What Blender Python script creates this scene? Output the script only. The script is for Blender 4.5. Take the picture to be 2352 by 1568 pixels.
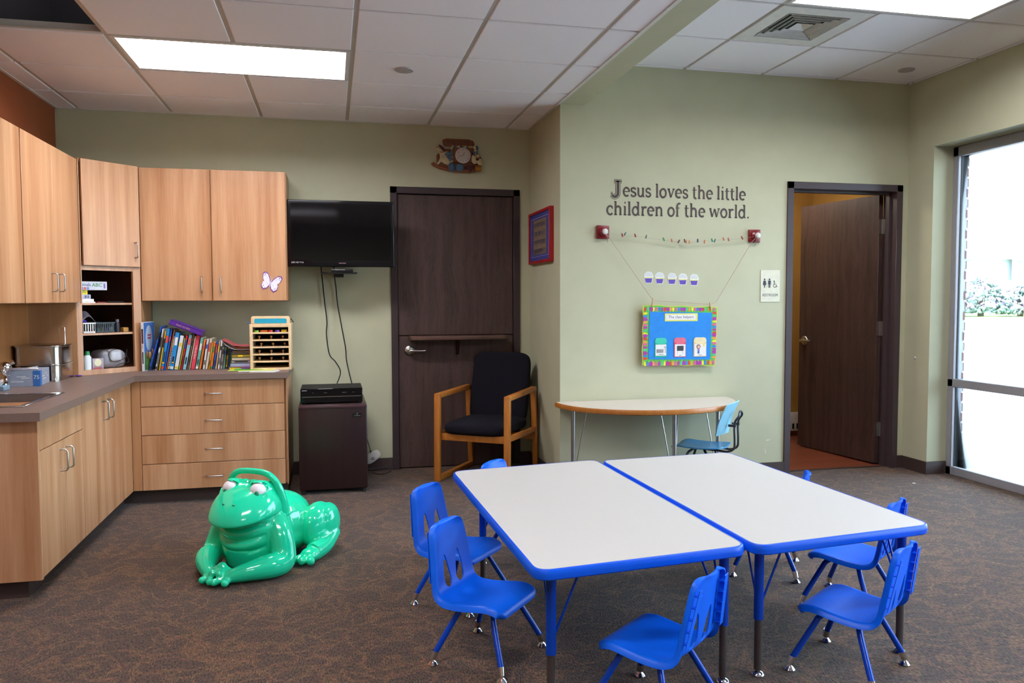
import bpy, bmesh, math, random
from mathutils import Vector, Matrix, noise
PI = math.pi
S = bpy.context.scene
for _o in list(bpy.data.objects): bpy.data.objects.remove(_o)
C = S.collection

# ------------------------------------------------------------------ camera
F_PX, YAW, PITCH, ROLL, CAM_H = 1806.255, .225, -.0531, -.0028, 1.3095
fwd = Vector((math.sin(YAW)*math.cos(PITCH), math.cos(YAW)*math.cos(PITCH), math.sin(PITCH)))
rgt = Vector((math.cos(YAW), -math.sin(YAW), 0)); upv = rgt.cross(fwd)
r_ = math.cos(ROLL)*rgt + math.sin(ROLL)*upv; u_ = -math.sin(ROLL)*rgt + math.cos(ROLL)*upv
camd = bpy.data.cameras.new('camera'); cam = bpy.data.objects.new('camera', camd); C.objects.link(cam)
camd.sensor_width = 36; camd.sensor_fit = 'HORIZONTAL'; camd.lens = F_PX/2352*36
camd.clip_start = .05; camd.clip_end = 400
cam.matrix_world = Matrix(((r_.x, u_.x, -fwd.x, 0), (r_.y, u_.y, -fwd.y, 0), (r_.z, u_.z, -fwd.z, CAM_H), (0, 0, 0, 1)))
S.camera = cam

# ------------------------------------------------------------------ world, sun, exposure
wd = bpy.data.worlds.new('sky'); S.world = wd; wd.use_nodes = True
wn = wd.node_tree; bg = wn.nodes['Background']
bg.inputs[0].default_value = (.66, .84, 1.0, 1); bg.inputs[1].default_value = 5.0
sd = bpy.data.lights.new('sun', 'SUN'); sd.energy = 11; sd.angle = .01; sd.color = (1, .95, .86)
sun = bpy.data.objects.new('sun', sd); C.objects.link(sun); sun.location = (-6, 2, 9)
sun.rotation_euler = Vector((.62, .25, -.74)).to_track_quat('-Z', 'Y').to_euler()
S.view_settings.view_transform = 'Standard'; S.view_settings.look = 'None'
S.view_settings.gamma = 1; S.view_settings.use_curve_mapping = False
S.view_settings.exposure = 1.38
cy = S.cycles
cy.use_denoising = True; cy.use_adaptive_sampling = True; cy.adaptive_threshold = .02; cy.max_bounces = 7; cy.diffuse_bounces = 4; cy.glossy_bounces = 4
cy.transmission_bounces = 6; cy.transparent_max_bounces = 12; cy.sample_clamp_indirect = 6
cy.caustics_reflective = False; cy.caustics_refractive = False
TROFFER = 15.5        # emission of the ceiling troffers

# ------------------------------------------------------------------ room numbers (metres)
T = .6096
XL, YA, XS, YB, XC = -1.848, 6.082, 1.540, 5.235, 4.307
ZA, ZB, YF = 2.644, 2.930, -2.6
GX, GY, BX, BY = .1302, 5.5948, 2.4484, 5.1989
WY = 4.975                                # far jamb of the window

# ------------------------------------------------------------------ helpers
def srgb(h):
    if isinstance(h, str):
        h = h.lstrip('#'); h = [int(h[i:i+2], 16)/255 for i in (0, 2, 4)]
    else: h = [v/255 for v in h]
    return tuple(v/12.92 if v <= .04045 else ((v+.055)/1.055)**2.4 for v in h)

_mats = {}
def nd(nt, t, **k):
    n = nt.nodes.new(t)
    for a, b in k.items():
        if a.startswith('i_'): n.inputs[a[2:].replace('_', ' ')].default_value = b
        else: setattr(n, a, b)
    return n
def pm(name, col, rough=.5, metal=0., var=.05, scale=25, bump=0., bscale=None, coat=0., spec=.5, stretch=None, emis=None, estr=0.):
    """principled material with a little procedural variation"""
    if name in _mats: return _mats[name]
    m = bpy.data.materials.new(name); m.use_nodes = True; nt = m.node_tree
    b = nt.nodes['Principled BSDF']; c = srgb(col)
    b.inputs['Roughness'].default_value = rough; b.inputs['Metallic'].default_value = metal
    b.inputs['Specular IOR Level'].default_value = spec; b.inputs['Coat Weight'].default_value = coat
    tc = nd(nt, 'ShaderNodeTexCoord'); mp = nd(nt, 'ShaderNodeMapping'); nt.links.new(tc.outputs['Object'], mp.inputs[0])
    if stretch: mp.inputs['Scale'].default_value = stretch
    n = nd(nt, 'ShaderNodeTexNoise', i_Scale=scale, i_Detail=4.); nt.links.new(mp.outputs[0], n.inputs['Vector'])
    r = nd(nt, 'ShaderNodeValToRGB'); r.color_ramp.elements[0].position = .3; r.color_ramp.elements[1].position = .7
    r.color_ramp.elements[0].color = (*[max(0, v*(1-var)) for v in c], 1); r.color_ramp.elements[1].color = (*[min(1, v*(1+var)) for v in c], 1)
    nt.links.new(n.outputs['Fac'], r.inputs[0]); nt.links.new(r.outputs[0], b.inputs['Base Color'])
    if bump:
        n2 = nd(nt, 'ShaderNodeTexNoise', i_Scale=bscale or scale*4, i_Detail=3.); nt.links.new(mp.outputs[0], n2.inputs['Vector'])
        bp = nd(nt, 'ShaderNodeBump', i_Strength=bump, i_Distance=.002); nt.links.new(n2.outputs['Fac'], bp.inputs['Height'])
        nt.links.new(bp.outputs[0], b.inputs['Normal'])
    if emis:
        b.inputs['Emission Color'].default_value = (*emis, 1); b.inputs['Emission Strength'].default_value = estr
    _mats[name] = m; return m

def wood(name, dark, light, rough=.42, sc=(9, 9, .55), fine=(70, 70, 3), fmix=.35, wob=0., bump=0.03, rnd=True):
    """grain running along local z"""
    if name in _mats: return _mats[name]
    m = bpy.data.materials.new(name); m.use_nodes = True; nt = m.node_tree; L = nt.links.new
    b = nt.nodes['Principled BSDF']; b.inputs['Roughness'].default_value = rough
    tc = nd(nt, 'ShaderNodeTexCoord'); oi = nd(nt, 'ShaderNodeObjectInfo')
    ad = nd(nt, 'ShaderNodeVectorMath', operation='MULTIPLY_ADD'); L(tc.outputs['Object'], ad.inputs[0]); ad.inputs[1].default_value = (1, 1, 1)
    mu = nd(nt, 'ShaderNodeVectorMath', operation='SCALE'); mu.inputs[0].default_value = (13, 17, 5); L(oi.outputs['Random'], mu.inputs['Scale'])
    if rnd: L(mu.outputs[0], ad.inputs[2])
    else: ad.inputs[2].default_value = (0, 0, 0)
    src = ad.outputs[0]
    if wob:
        wn_ = nd(nt, 'ShaderNodeTexNoise', i_Scale=2.2, i_Detail=2.); mpw = nd(nt, 'ShaderNodeMapping'); mpw.inputs['Scale'].default_value = (1.6, 1.6, .8)
        L(src, mpw.inputs[0]); L(mpw.outputs[0], wn_.inputs['Vector'])
        sb = nd(nt, 'ShaderNodeVectorMath', operation='MULTIPLY_ADD'); L(wn_.outputs['Color'], sb.inputs[0]); sb.inputs[1].default_value = (wob, wob, wob); L(src, sb.inputs[2]); src = sb.outputs[0]
    m1 = nd(nt, 'ShaderNodeMapping'); m1.inputs['Scale'].default_value = sc; L(src, m1.inputs[0])
    n1 = nd(nt, 'ShaderNodeTexNoise', i_Scale=1., i_Detail=3., i_Roughness=.55); L(m1.outputs[0], n1.inputs['Vector'])
    m2 = nd(nt, 'ShaderNodeMapping'); m2.inputs['Scale'].default_value = fine; L(src, m2.inputs[0])
    n2 = nd(nt, 'ShaderNodeTexNoise', i_Scale=1., i_Detail=5., i_Roughness=.7); L(m2.outputs[0], n2.inputs['Vector'])
    mx = nd(nt, 'ShaderNodeMix'); mx.inputs[0].default_value = fmix; L(n1.outputs['Fac'], mx.inputs[2]); L(n2.outputs['Fac'], mx.inputs[3])
    r = nd(nt, 'ShaderNodeValToRGB'); e = r.color_ramp.elements; e[0].position = .34; e[1].position = .66
    e[0].color = (*srgb(dark), 1); e[1].color = (*srgb(light), 1)
    L(mx.outputs[0], r.inputs[0]); L(r.outputs[0], b.inputs['Base Color'])
    bp = nd(nt, 'ShaderNodeBump', i_Strength=bump, i_Distance=.001); L(n2.outputs['Fac'], bp.inputs['Height']); L(bp.outputs[0], b.inputs['Normal'])
    _mats[name] = m; return m

class M:
    """mesh builder; .mi is the current material slot, .t a transform applied to what is added"""
    def __init__(s): s.b = bmesh.new(); s.mi = 0; s.t = Matrix.Identity(4)
    def add(s, bm, mat=None):
        t = s.t @ mat if mat is not None else s.t
        for f in bm.faces: f.material_index = s.mi
        bm.transform(t); me = bpy.data.meshes.new('t'); bm.to_mesh(me); bm.free(); s.b.from_mesh(me); bpy.data.meshes.remove(me); return s
    def box(s, x0, y0, z0, x1, y1, z1, bev=0, seg=1, mat=None):
        bm = bmesh.new(); bmesh.ops.create_cube(bm, size=1)
        bm.transform(Matrix.Translation(((x0+x1)/2, (y0+y1)/2, (z0+z1)/2)) @ Matrix.Diagonal((abs(x1-x0), abs(y1-y0), abs(z1-z0), 1)))
        if bev: bmesh.ops.bevel(bm, geom=bm.edges[:], offset=min(bev, .45*min(abs(x1-x0), abs(y1-y0), abs(z1-z0))), segments=seg, affect='EDGES', profile=.5)
        return s.add(bm, mat)
    def prism(s, poly, z0, z1, mat=None, bev=0, seg=2):
        bm = bmesh.new(); lo = [bm.verts.new((x, y, z0)) for x, y in poly]; hi = [bm.verts.new((x, y, z1)) for x, y in poly]; n = len(poly)
        bm.faces.new(lo[::-1]); bm.faces.new(hi)
        for i in range(n): bm.faces.new((lo[i], lo[(i+1) % n], hi[(i+1) % n], hi[i]))
        bmesh.ops.recalc_face_normals(bm, faces=bm.faces[:])
        if bev:
            es = [e for e in bm.edges if abs(e.verts[0].co.z-e.verts[1].co.z) < 1e-7]
            bmesh.ops.bevel(bm, geom=es, offset=bev, segments=seg, affect='EDGES', profile=.5)
        return s.add(bm, mat)
    def tube(s, pts, r, seg=10, closed=False, caps=True):
        pts = [Vector(p) for p in pts]; n = len(pts); bm = bmesh.new(); rings = []
        rr = r if isinstance(r, (list, tuple)) else [r]*n; prev = None
        for i, p in enumerate(pts):
            a = pts[(i-1) % n] if (closed or i) else p; b = pts[(i+1) % n] if (closed or i < n-1) else p
            d = (b-a).normalized()
            if prev is None:
                x = d.orthogonal().normalized()
            else:
                x = (prev - d*prev.dot(d))
                x = x.normalized() if x.length > 1e-6 else d.orthogonal().normalized()
            prev = x; y = d.cross(x)
            rings.append([bm.verts.new(p + rr[i]*(math.cos(2*PI*k/seg)*x + math.sin(2*PI*k/seg)*y)) for k in range(seg)])
        for i in range(n if closed else n-1):
            A, B = rings[i], rings[(i+1) % n]
            for k in range(seg): bm.faces.new((A[k], A[(k+1) % seg], B[(k+1) % seg], B[k]))
        if caps and not closed: bm.faces.new(rings[0][::-1]); bm.faces.new(rings[-1])
        bmesh.ops.recalc_face_normals(bm, faces=bm.faces[:])
        return s.add(bm)
    def lathe(s, prof, mat=None, seg=20):
        """prof: list of (r, z) around z"""
        bm = bmesh.new(); R = []
        for r, z in prof:
            R.append([bm.verts.new((max(r, 1e-5)*math.cos(2*PI*k/seg), max(r, 1e-5)*math.sin(2*PI*k/seg), z)) for k in range(seg)])
        for A, B in zip(R, R[1:]):
            for k in range(seg): bm.faces.new((A[k], A[(k+1) % seg], B[(k+1) % seg], B[k]))
        bm.faces.new(R[0][::-1]); bm.faces.new(R[-1])
        bmesh.ops.remove_doubles(bm, verts=bm.verts[:], dist=1e-5 if False else 2e-6)
        bmesh.ops.recalc_face_normals(bm, faces=bm.faces[:])
        return s.add(bm, mat)
    def ell(s, c, r, rot=None, u=24, v=14):
        bm = bmesh.new(); bmesh.ops.create_uvsphere(bm, u_segments=u, v_segments=v, radius=1)
        bm.transform(Matrix.Translation(c) @ (rot.to_4x4() if rot else Matrix.Identity(4)) @ Matrix.Diagonal((*r, 1))); return s.add(bm)
    def superell(s, c, r, e1=.35, e2=.35, rot=None, u=40, v=24):
        bm = bmesh.new(); f = lambda a, e: math.copysign(abs(a)**e, a); R = []
        for j in range(1, v):
            p = -PI/2+PI*j/v
            R.append([bm.verts.new((f(math.cos(p), e1)*f(math.cos(2*PI*i/u), e2), f(math.cos(p), e1)*f(math.sin(2*PI*i/u), e2), f(math.sin(p), e1))) for i in range(u)])
        for A, B in zip(R, R[1:]):
            for k in range(u): bm.faces.new((A[k], A[(k+1) % u], B[(k+1) % u], B[k]))
        bm.faces.new(R[0][::-1]); bm.faces.new(R[-1])
        bm.transform(Matrix.Translation(c) @ (rot.to_4x4() if rot else Matrix.Identity(4)) @ Matrix.Diagonal((*r, 1))); return s.add(bm)
    def grid(s, P, closed_u=False):
        """P[i][j] points -> sheet"""
        bm = bmesh.new(); V = [[bm.verts.new(p) for p in row] for row in P]
        for i in range(len(V)-(0 if closed_u else 1)):
            A, B = V[i], V[(i+1) % len(V)]
            for j in range(len(A)-1): bm.faces.new((A[j], A[j+1], B[j+1], B[j]))
        return s.add(bm)
    def bar(s, a, b, w, h, up=(0, 0, 1), bev=0):
        """rectangular bar from a to b; w across, h along up"""
        a, b = Vector(a), Vector(b); d = b-a; L = d.length; d.normalize(); x = Vector(up).cross(d).normalized(); z = d.cross(x)
        mt = Matrix(((x.x, d.x, z.x, a.x), (x.y, d.y, z.y, a.y), (x.z, d.z, z.z, a.z), (0, 0, 0, 1)))
        return s.box(-w/2, 0, -h/2, w/2, L, h/2, bev=bev, seg=2, mat=mt)
    def text(s, txt, size, mat, depth=.0006, align='CENTER', sx=1.):
        cu = bpy.data.curves.new('t', 'FONT'); cu.body = txt; cu.size = size; cu.extrude = depth; cu.align_x = align; cu.align_y = 'CENTER'; cu.resolution_u = 3
        ob = bpy.data.objects.new('t', cu); C.objects.link(ob)
        me = bpy.data.meshes.new_from_object(ob.evaluated_get(bpy.context.evaluated_depsgraph_get()))
        bm = bmesh.new(); bm.from_mesh(me); bpy.data.objects.remove(ob); bpy.data.curves.remove(cu); bpy.data.meshes.remove(me)
        bmesh.ops.remove_doubles(bm, verts=bm.verts[:], dist=1e-6)
        return s.add(bm, mat @ Matrix.Diagonal((sx, 1, 1, 1)))
    def done(s, name, mats, parent=None, world=True, angle=38, smooth=True):
        bm = s.b
        if parent is not None and world:
            w = Matrix.Identity(4); q = parent
            while q is not None: w = q.matrix_basis @ w; q = q.parent
            bm.transform(w.inverted())
        if smooth:
            la = math.radians(angle)
            for f in bm.faces: f.smooth = True
            for e in bm.edges:
                if len(e.link_faces) == 2: e.smooth = e.calc_face_angle(3.) < la
                else: e.smooth = False
        me = bpy.data.meshes.new(name); bm.to_mesh(me); bm.free()
        for m_ in (mats if isinstance(mats, (list, tuple)) else [mats]): me.materials.append(m_)
        o = bpy.data.objects.new(name, me); C.objects.link(o)
        if parent is not None: o.parent = parent
        return o

def FR(x, y, z):   # text matrix: reads on a face looking toward -Y
    return Matrix(((1, 0, 0, x), (0, 0, -1, y), (0, 1, 0, z), (0, 0, 0, 1)))
def SIDE(x, y, z): # face looking toward -X, text runs from far to near (-Y)
    return Matrix(((0, 0, -1, x), (-1, 0, 0, y), (0, 1, 0, z), (0, 0, 0, 1)))
def XZ(y=0):       # prism polygons drawn as (x, z), extruded toward -Y
    return Matrix(((1, 0, 0, 0), (0, 0, -1, y), (0, 1, 0, 0), (0, 0, 0, 1)))

def thing(name, label, cat, loc=(0, 0, 0), rz=0., group=None):
    o = bpy.data.objects.new(name, None); C.objects.link(o); o.empty_display_size = .05
    o.location = loc; o.rotation_euler = (0, 0, rz); o['label'] = label; o['category'] = cat
    if group: o['group'] = group
    return o
def tag(o, label, cat, group=None, kind=None):
    o['label'] = label; o['category'] = cat
    if group: o['group'] = group
    if kind: o['kind'] = kind
    return o
def struct(o):
    o['kind'] = 'structure'; return o
def kids(o): return [c for c in bpy.data.objects if c.parent == o]
def dup(src, loc=None, rz=None, label=None, group=None):
    def cp(o, par):
        c = o.copy(); C.objects.link(c)
        if par is not None: c.parent = par
        for k in kids(o): cp(k, c)
        return c
    r = cp(src, None)
    if loc is not None: r.location = loc
    if rz is not None: r.rotation_euler = (0, 0, rz)
    if label: r['label'] = label
    if group: r['group'] = group
    return r
def smooth_path(pts, n=6, closed=False):
    """catmull-rom"""
    P = [Vector(p) for p in pts]; out = []; N = len(P)
    for i in range(N if closed else N-1):
        p0 = P[(i-1) % N] if (closed or i) else P[0]; p1 = P[i]; p2 = P[(i+1) % N]; p3 = P[(i+2) % N] if (closed or i < N-2) else P[-1]
        for k in range(n):
            t = k/n; out.append(.5*((2*p1)+(-p0+p2)*t+(2*p0-5*p1+4*p2-p3)*t*t+(-p0+3*p1-3*p2+p3)*t**3))
    if not closed: out.append(P[-1])
    return out
def fuse(m, voxel=.006, it=6, fac=.6):
    """voxel-union a builder's solids into one smooth skin (returns a new builder)"""
    me = bpy.data.meshes.new('t'); m.b.to_mesh(me); m.b.free(); ob = bpy.data.objects.new('t', me); C.objects.link(ob)
    a = ob.modifiers.new('r', 'REMESH'); a.mode = 'VOXEL'; a.voxel_size = voxel
    b = ob.modifiers.new('s', 'SMOOTH'); b.iterations = it; b.factor = fac
    res = bpy.data.meshes.new_from_object(ob.evaluated_get(bpy.context.evaluated_depsgraph_get()))
    bpy.data.objects.remove(ob); n = M(); n.b.from_mesh(res); bpy.data.meshes.remove(res)
    return n
# ------------------------------------------------------------------ materials
def paint(name, col, var=.03):
    return pm(name, col, rough=.75, var=var, scale=6, bump=.12, bscale=260)
OLIVE = paint('olive_paint', '#bbbb9c'); TERRA = paint('terracotta_paint', '#8a4520'); MUST = paint('mustard_paint', '#b98f4a'); WHITEW = paint('white_paint', '#c9c7bf')
TILE = pm('ceiling_tile', '#f5f2f5', rough=.9, var=.05, scale=350, bump=.35, bscale=420); TBAR = pm('grid_bar', '#c6c2ba', rough=.5, var=.02)
DARKV = pm('shade_dark', '#1a1718', rough=.9); STRIP = pm('white_trim', '#d8d6cf', rough=.45)  # near-black DARKV stands in for deep shade above ceilings and behind openings
MAPLE = wood('maple_laminate', '#a8744c', '#cfa27a', rough=.38, sc=(11, 11, .5), fine=(90, 90, 3.5), fmix=.3)
MAPLE_D = wood('maple_laminate_carcass', '#a37049', '#b98a60', rough=.42)
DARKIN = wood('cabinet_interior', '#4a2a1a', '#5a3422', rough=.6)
EDGEB = pm('edge_band', '#c9a077', rough=.45, var=.06)
OAKD = wood('dark_oak_veneer', '#33241f', '#57413a', rough=.5, sc=(26, 26, 1.1), fine=(220, 220, 9), fmix=.5, wob=.12, bump=.15, rnd=False)
FRAMEM = pm('dark_frame_paint', '#3a2e30', rough=.4, var=.04)
BASEB = pm('dark_baseboard', '#41332f', rough=.5, var=.05)
CHROME = pm('chrome', '#dcdcdc', rough=.12, metal=1, var=.02); NICKEL = pm('brushed_nickel', '#b9b7b2', rough=.3, metal=1, var=.05)
STEEL = pm('stainless', '#b6b0a8', rough=.18, metal=1, var=.04); ALU = pm('anodised_aluminium', '#a3a3a8', rough=.45, metal=.3, var=.03)
COUNTER = pm('counter_laminate', '#79665c', rough=.42, var=.08, scale=160)
BLUE = pm('blue_plastic', '#0362e4', rough=.4, var=.04, scale=8, bump=.04, bscale=500, spec=.3)
BLUEM = pm('blue_enamel', '#043fae', rough=.22, var=.03, spec=.35)
BLUERIM = pm('blue_edge_moulding', '#0655d8', rough=.35, var=.03, spec=.3)
TABTOP = pm('table_laminate', '#bcb9b2', rough=.5, var=.02, scale=180)
GALV = pm('galvanised_leg', '#5b5350', rough=.4, metal=.6, var=.06)
OAKO = wood('orange_oak', '#a05e22', '#c07c36', rough=.32, sc=(30, 30, 3), fine=(200, 200, 20), fmix=.5)
FABRIC = pm('black_fabric', '#15151d', rough=.95, var=.15, scale=300, bump=.5, bscale=600, spec=.2)
BLK = pm('black_plastic', '#101012', rough=.35); BLKG = pm('black_gloss', '#050507', rough=.08, var=.02); BLKM = pm('black_matte', '#0b0b0c', rough=.7)
WALNUT = wood('fridge_walnut', '#1f1011', '#2e1919', rough=.33, sc=(40, 40, 1.2), fine=(160, 160, 6), fmix=.4)
WHITE = pm('white_plastic', '#dedcd6', rough=.4); PAPER = pm('white_paper', '#e6e4e0', rough=.8)
FROGG = pm('frog_green', '#18d6a2', rough=.14, var=.04, scale=6, coat=.3); FROGD = pm('frog_dark_green', '#0a8a60', rough=.3)
REDF = pm('red_paint', '#a8141c', rough=.4); BLUEMAT = pm('blue_mat_board', '#3a3c86', rough=.8); TAN = pm('tan_print', '#7d6a55', rough=.8, var=.15)
PINEL = wood('pale_birch', '#d8b78a', '#e6cba0', rough=.45, sc=(20, 20, 20), fine=(120, 120, 120), fmix=.4)
TEXTB = pm('dark_brown_vinyl', '#43332f', rough=.6); LBLUE = pm('light_blue_plastic', '#93cde2', rough=.35); MBLUE = pm('mid_blue_plastic', '#3f93c8', rough=.3)
GUN = pm('gunmetal_tube', '#5b5c60', rough=.3, metal=.8)
REDWOOD = wood('reddish_floor_boards', '#6a3322', '#8a4a30', rough=.4, sc=(1.2, 14, 8), fine=(4, 120, 60), fmix=.4)

def carpet():
    m = bpy.data.materials.new('patterned_carpet'); m.use_nodes = True; nt = m.node_tree; L = nt.links.new; b = nt.nodes['Principled BSDF']
    b.inputs['Roughness'].default_value = .95; b.inputs['Specular IOR Level'].default_value = .12
    b.inputs['Sheen Weight'].default_value = .12
    tc = nd(nt, 'ShaderNodeTexCoord')
    wn_ = nd(nt, 'ShaderNodeTexNoise', i_Scale=5., i_Detail=3.); L(tc.outputs['Object'], wn_.inputs['Vector'])
    w = nd(nt, 'ShaderNodeVectorMath', operation='MULTIPLY_ADD'); L(wn_.outputs['Color'], w.inputs[0]); w.inputs[1].default_value = (.42, .42, 0); L(tc.outputs['Object'], w.inputs[2])
    vo = nd(nt, 'ShaderNodeTexVoronoi', feature='DISTANCE_TO_EDGE', i_Scale=8.); L(w.outputs[0], vo.inputs['Vector'])
    r1 = nd(nt, 'ShaderNodeValToRGB'); e = r1.color_ramp.elements; e[0].position = .0; e[0].color = (1, 1, 1, 1); e[1].position = .13; e[1].color = (0, 0, 0, 1)
    L(vo.outputs['Distance'], r1.inputs[0])
    pn = nd(nt, 'ShaderNodeTexNoise', i_Scale=9., i_Detail=4.); L(w.outputs[0], pn.inputs['Vector'])
    mm = nd(nt, 'ShaderNodeMath', operation='MULTIPLY'); L(r1.outputs[0], mm.inputs[0]); L(pn.outputs['Fac'], mm.inputs[1])
    c1 = nd(nt, 'ShaderNodeMix', data_type='RGBA'); c1.inputs[6].default_value = (*srgb('#4b3c33'), 1); c1.inputs[7].default_value = (*srgb('#77593e'), 1)
    L(mm.outputs[0], c1.inputs[0])
    fn = nd(nt, 'ShaderNodeTexNoise', i_Scale=1., i_Detail=2.); mp = nd(nt, 'ShaderNodeMapping'); mp.inputs['Scale'].default_value = (190, 60, 1); mp.inputs['Rotation'].default_value = (0, 0, .0)
    L(tc.outputs['Object'], mp.inputs[0]); L(mp.outputs[0], fn.inputs['Vector'])
    r2 = nd(nt, 'ShaderNodeValToRGB'); e = r2.color_ramp.elements; e[0].position = .3; e[0].color = (.25, .24, .24, 1); e[1].position = .72; e[1].color = (1.75, 1.68, 1.6, 1)
    L(fn.outputs['Fac'], r2.inputs[0])
    c2 = nd(nt, 'ShaderNodeMix', data_type='RGBA', blend_type='MULTIPLY'); c2.inputs[0].default_value = 1; L(c1.outputs[2], c2.inputs[6]); L(r2.outputs[0], c2.inputs[7])
    cn = nd(nt, 'ShaderNodeTexNoise', i_Scale=38., i_Detail=3.); L(tc.outputs['Object'], cn.inputs['Vector'])
    c3 = nd(nt, 'ShaderNodeMix', data_type='RGBA', blend_type='OVERLAY'); c3.inputs[0].default_value = .25; L(c2.outputs[2], c3.inputs[6]); L(cn.outputs['Color'], c3.inputs[7])
    L(c3.outputs[2], b.inputs['Base Color'])
    bp = nd(nt, 'ShaderNodeBump', i_Strength=.6, i_Distance=.004); L(fn.outputs['Fac'], bp.inputs['Height']); L(bp.outputs[0], b.inputs['Normal'])
    return m
CARPET = carpet()
def glass(name='window_glass', tint=(.93, .97, 1)):
    m = bpy.data.materials.new(name); m.use_nodes = True; nt = m.node_tree; nt.nodes.clear()
    o = nd(nt, 'ShaderNodeOutputMaterial'); t = nd(nt, 'ShaderNodeBsdfTransparent'); t.inputs[0].default_value = (*tint, 1)
    g = nd(nt, 'ShaderNodeBsdfGlossy'); g.inputs['Roughness'].default_value = .02
    fr = nd(nt, 'ShaderNodeFresnel'); fr.inputs[0].default_value = 1.35
    n = nd(nt, 'ShaderNodeTexNoise', i_Scale=3.); bp = nd(nt, 'ShaderNodeBump', i_Strength=.001); nt.links.new(n.outputs['Fac'], bp.inputs['Height']); nt.links.new(bp.outputs[0], g.inputs['Normal'])
    mx = nd(nt, 'ShaderNodeMixShader'); nt.links.new(fr.outputs[0], mx.inputs[0]); nt.links.new(t.outputs[0], mx.inputs[1]); nt.links.new(g.outputs[0], mx.inputs[2]); nt.links.new(mx.outputs[0], o.inputs[0]); return m
GLASS = glass()
def lampmat(name, col, e):
    m = bpy.data.materials.new(name); m.use_nodes = True; nt = m.node_tree; b = nt.nodes['Principled BSDF']
    b.inputs['Base Color'].default_value = (.9, .9, .9, 1); b.inputs['Emission Color'].default_value = (*col, 1)
    n = nd(nt, 'ShaderNodeTexNoise', i_Scale=3.); mr = nd(nt, 'ShaderNodeMapRange'); mr.inputs[3].default_value = e*.95; mr.inputs[4].default_value = e*1.05
    nt.links.new(n.outputs['Fac'], mr.inputs[0]); nt.links.new(mr.outputs[0], b.inputs['Emission Strength']); return m
LAMP = lampmat('fluorescent_diffuser', (1, .98, 1.06), TROFFER)

# ------------------------------------------------------------------ room shell
W_ = .13
m = M(); m.box(XL-.2, YF-.2, -.06, XC+.25, YB+.06, 0); m.box(XL-.2, YB+.06, -.06, XS+.1, YA+.2, 0); struct(m.done('floor', CARPET, smooth=False))
m = M(); m.box(1.75, YB+.06, -.06, 4.55, 7.0, -.001); struct(m.done('floor_restroom', REDWOOD, smooth=False))
# walls (d1 = dutch door in the back wall, d2 = restroom door in the green wall)
D1L, D1R, D1T = .4435, 1.4557, 2.171; D2L, D2R, D2T = 3.2777, 4.2561, 2.1713
ZR = 3.5
m = M(); m.box(XL-W_, YF-W_, 0, XL, YA+W_, ZA+.01); struct(m.done('wall_left', TERRA, smooth=False)); m = M(); m.box(XL-W_, YF-W_, ZA+.011, XL, YA+W_, ZR); struct(m.done('wall_left_plenum_shade', DARKV, smooth=False))  # wall above the ceiling coloured near-black so the tile gap reads unlit
m = M(); m.box(XL, YA, 0, D1L+.04, YA+W_, ZR); m.box(D1R-.04, YA, 0, XS+.0, YA+W_, ZR); m.box(D1L+.04, YA, D1T-.04, D1R-.04, YA+W_, ZR); struct(m.done('wall_back', OLIVE, smooth=False)); m = M(); m.box(XL, YA-.02, ZA+.032, XS, YA-.001, ZR-.002); struct(m.done('wall_back_plenum_shade', DARKV, smooth=False))  # thin dark sheet stands in for shade above the ceiling
m = M(); m.box(XS, YB+W_, 0, XS+W_, YA+W_, ZR); struct(m.done('wall_alcove', OLIVE, smooth=False))
m = M(); m.box(XS, YB, 0, D2L+.04, YB+W_, ZR); m.box(D2R-.04, YB, 0, XC, YB+W_, ZR); m.box(D2L+.04, YB, D2T-.04, D2R-.04, YB+W_, ZR); struct(m.done('wall_far', OLIVE, smooth=False))
OX = .26
# right wall with two window openings
WIN = [(2.35, WY), (-.6, 1.75)]
m = M(); z1 = 2.42
m.box(XC, WY, 0, XC+OX, YB+W_, ZR); m.box(XC, YF-W_, z1, XC+OX, WY, ZR); m.box(XC, WIN[1][1], 0, XC+OX, WIN[0][0], z1); m.box(XC, YF-W_, 0, XC+OX, WIN[1][0], z1)
struct(m.done('wall_right', OLIVE, smooth=False))
m = M(); m.box(XL-W_, YF-W_, 0, XC+OX, YF, ZR); struct(m.done('wall_front', OLIVE, smooth=False))
m = M(); m.box(XL-.5, YF-.5, ZR, XC+.3, 7.3, ZR+.15); struct(m.done('roof', DARKV, smooth=False))
m = M(); m.box(D1L-.1, YA+W_+.02, 0, D1R+.1, YA+W_+.1, 2.4); struct(m.done('door_light_seal', DARKV, smooth=False))  # unseen slab added to stop light leaking round the door
# restroom behind the open door
m = M(); m.box(1.7, 6.75, 0, 4.6, 6.85, ZR); struct(m.done('wall_restroom_back', MUST, smooth=False))
m = M(); m.box(4.5, YB+W_, 0, 4.6, 6.75, ZR); m.box(1.75, YB+W_+.0, 0, 1.85, 6.75, ZR); struct(m.done('wall_restroom_sides', MUST, smooth=False))
m = M(); m.box(1.7, YB+W_, 2.45, 4.6, 6.8, 2.5); struct(m.done('ceiling_restroom', WHITEW, smooth=False))
# beam between the two ceilings
XB = 1.712
m = M(); m.box(XS, YF, ZA, XB, YB, ZR); struct(m.done('trim_1', OLIVE, smooth=False))
m = M(); m.box(XS-.022, YF, ZA-.006, XS, YA, ZA+.03); m.box(XL, YA-.02, ZA-.005, XS, YA, ZA+.03); m.box(XL, YF, ZA-.005, XL+.02, YA, ZA+.03); struct(m.done('trim_2', STRIP, smooth=False))
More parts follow.
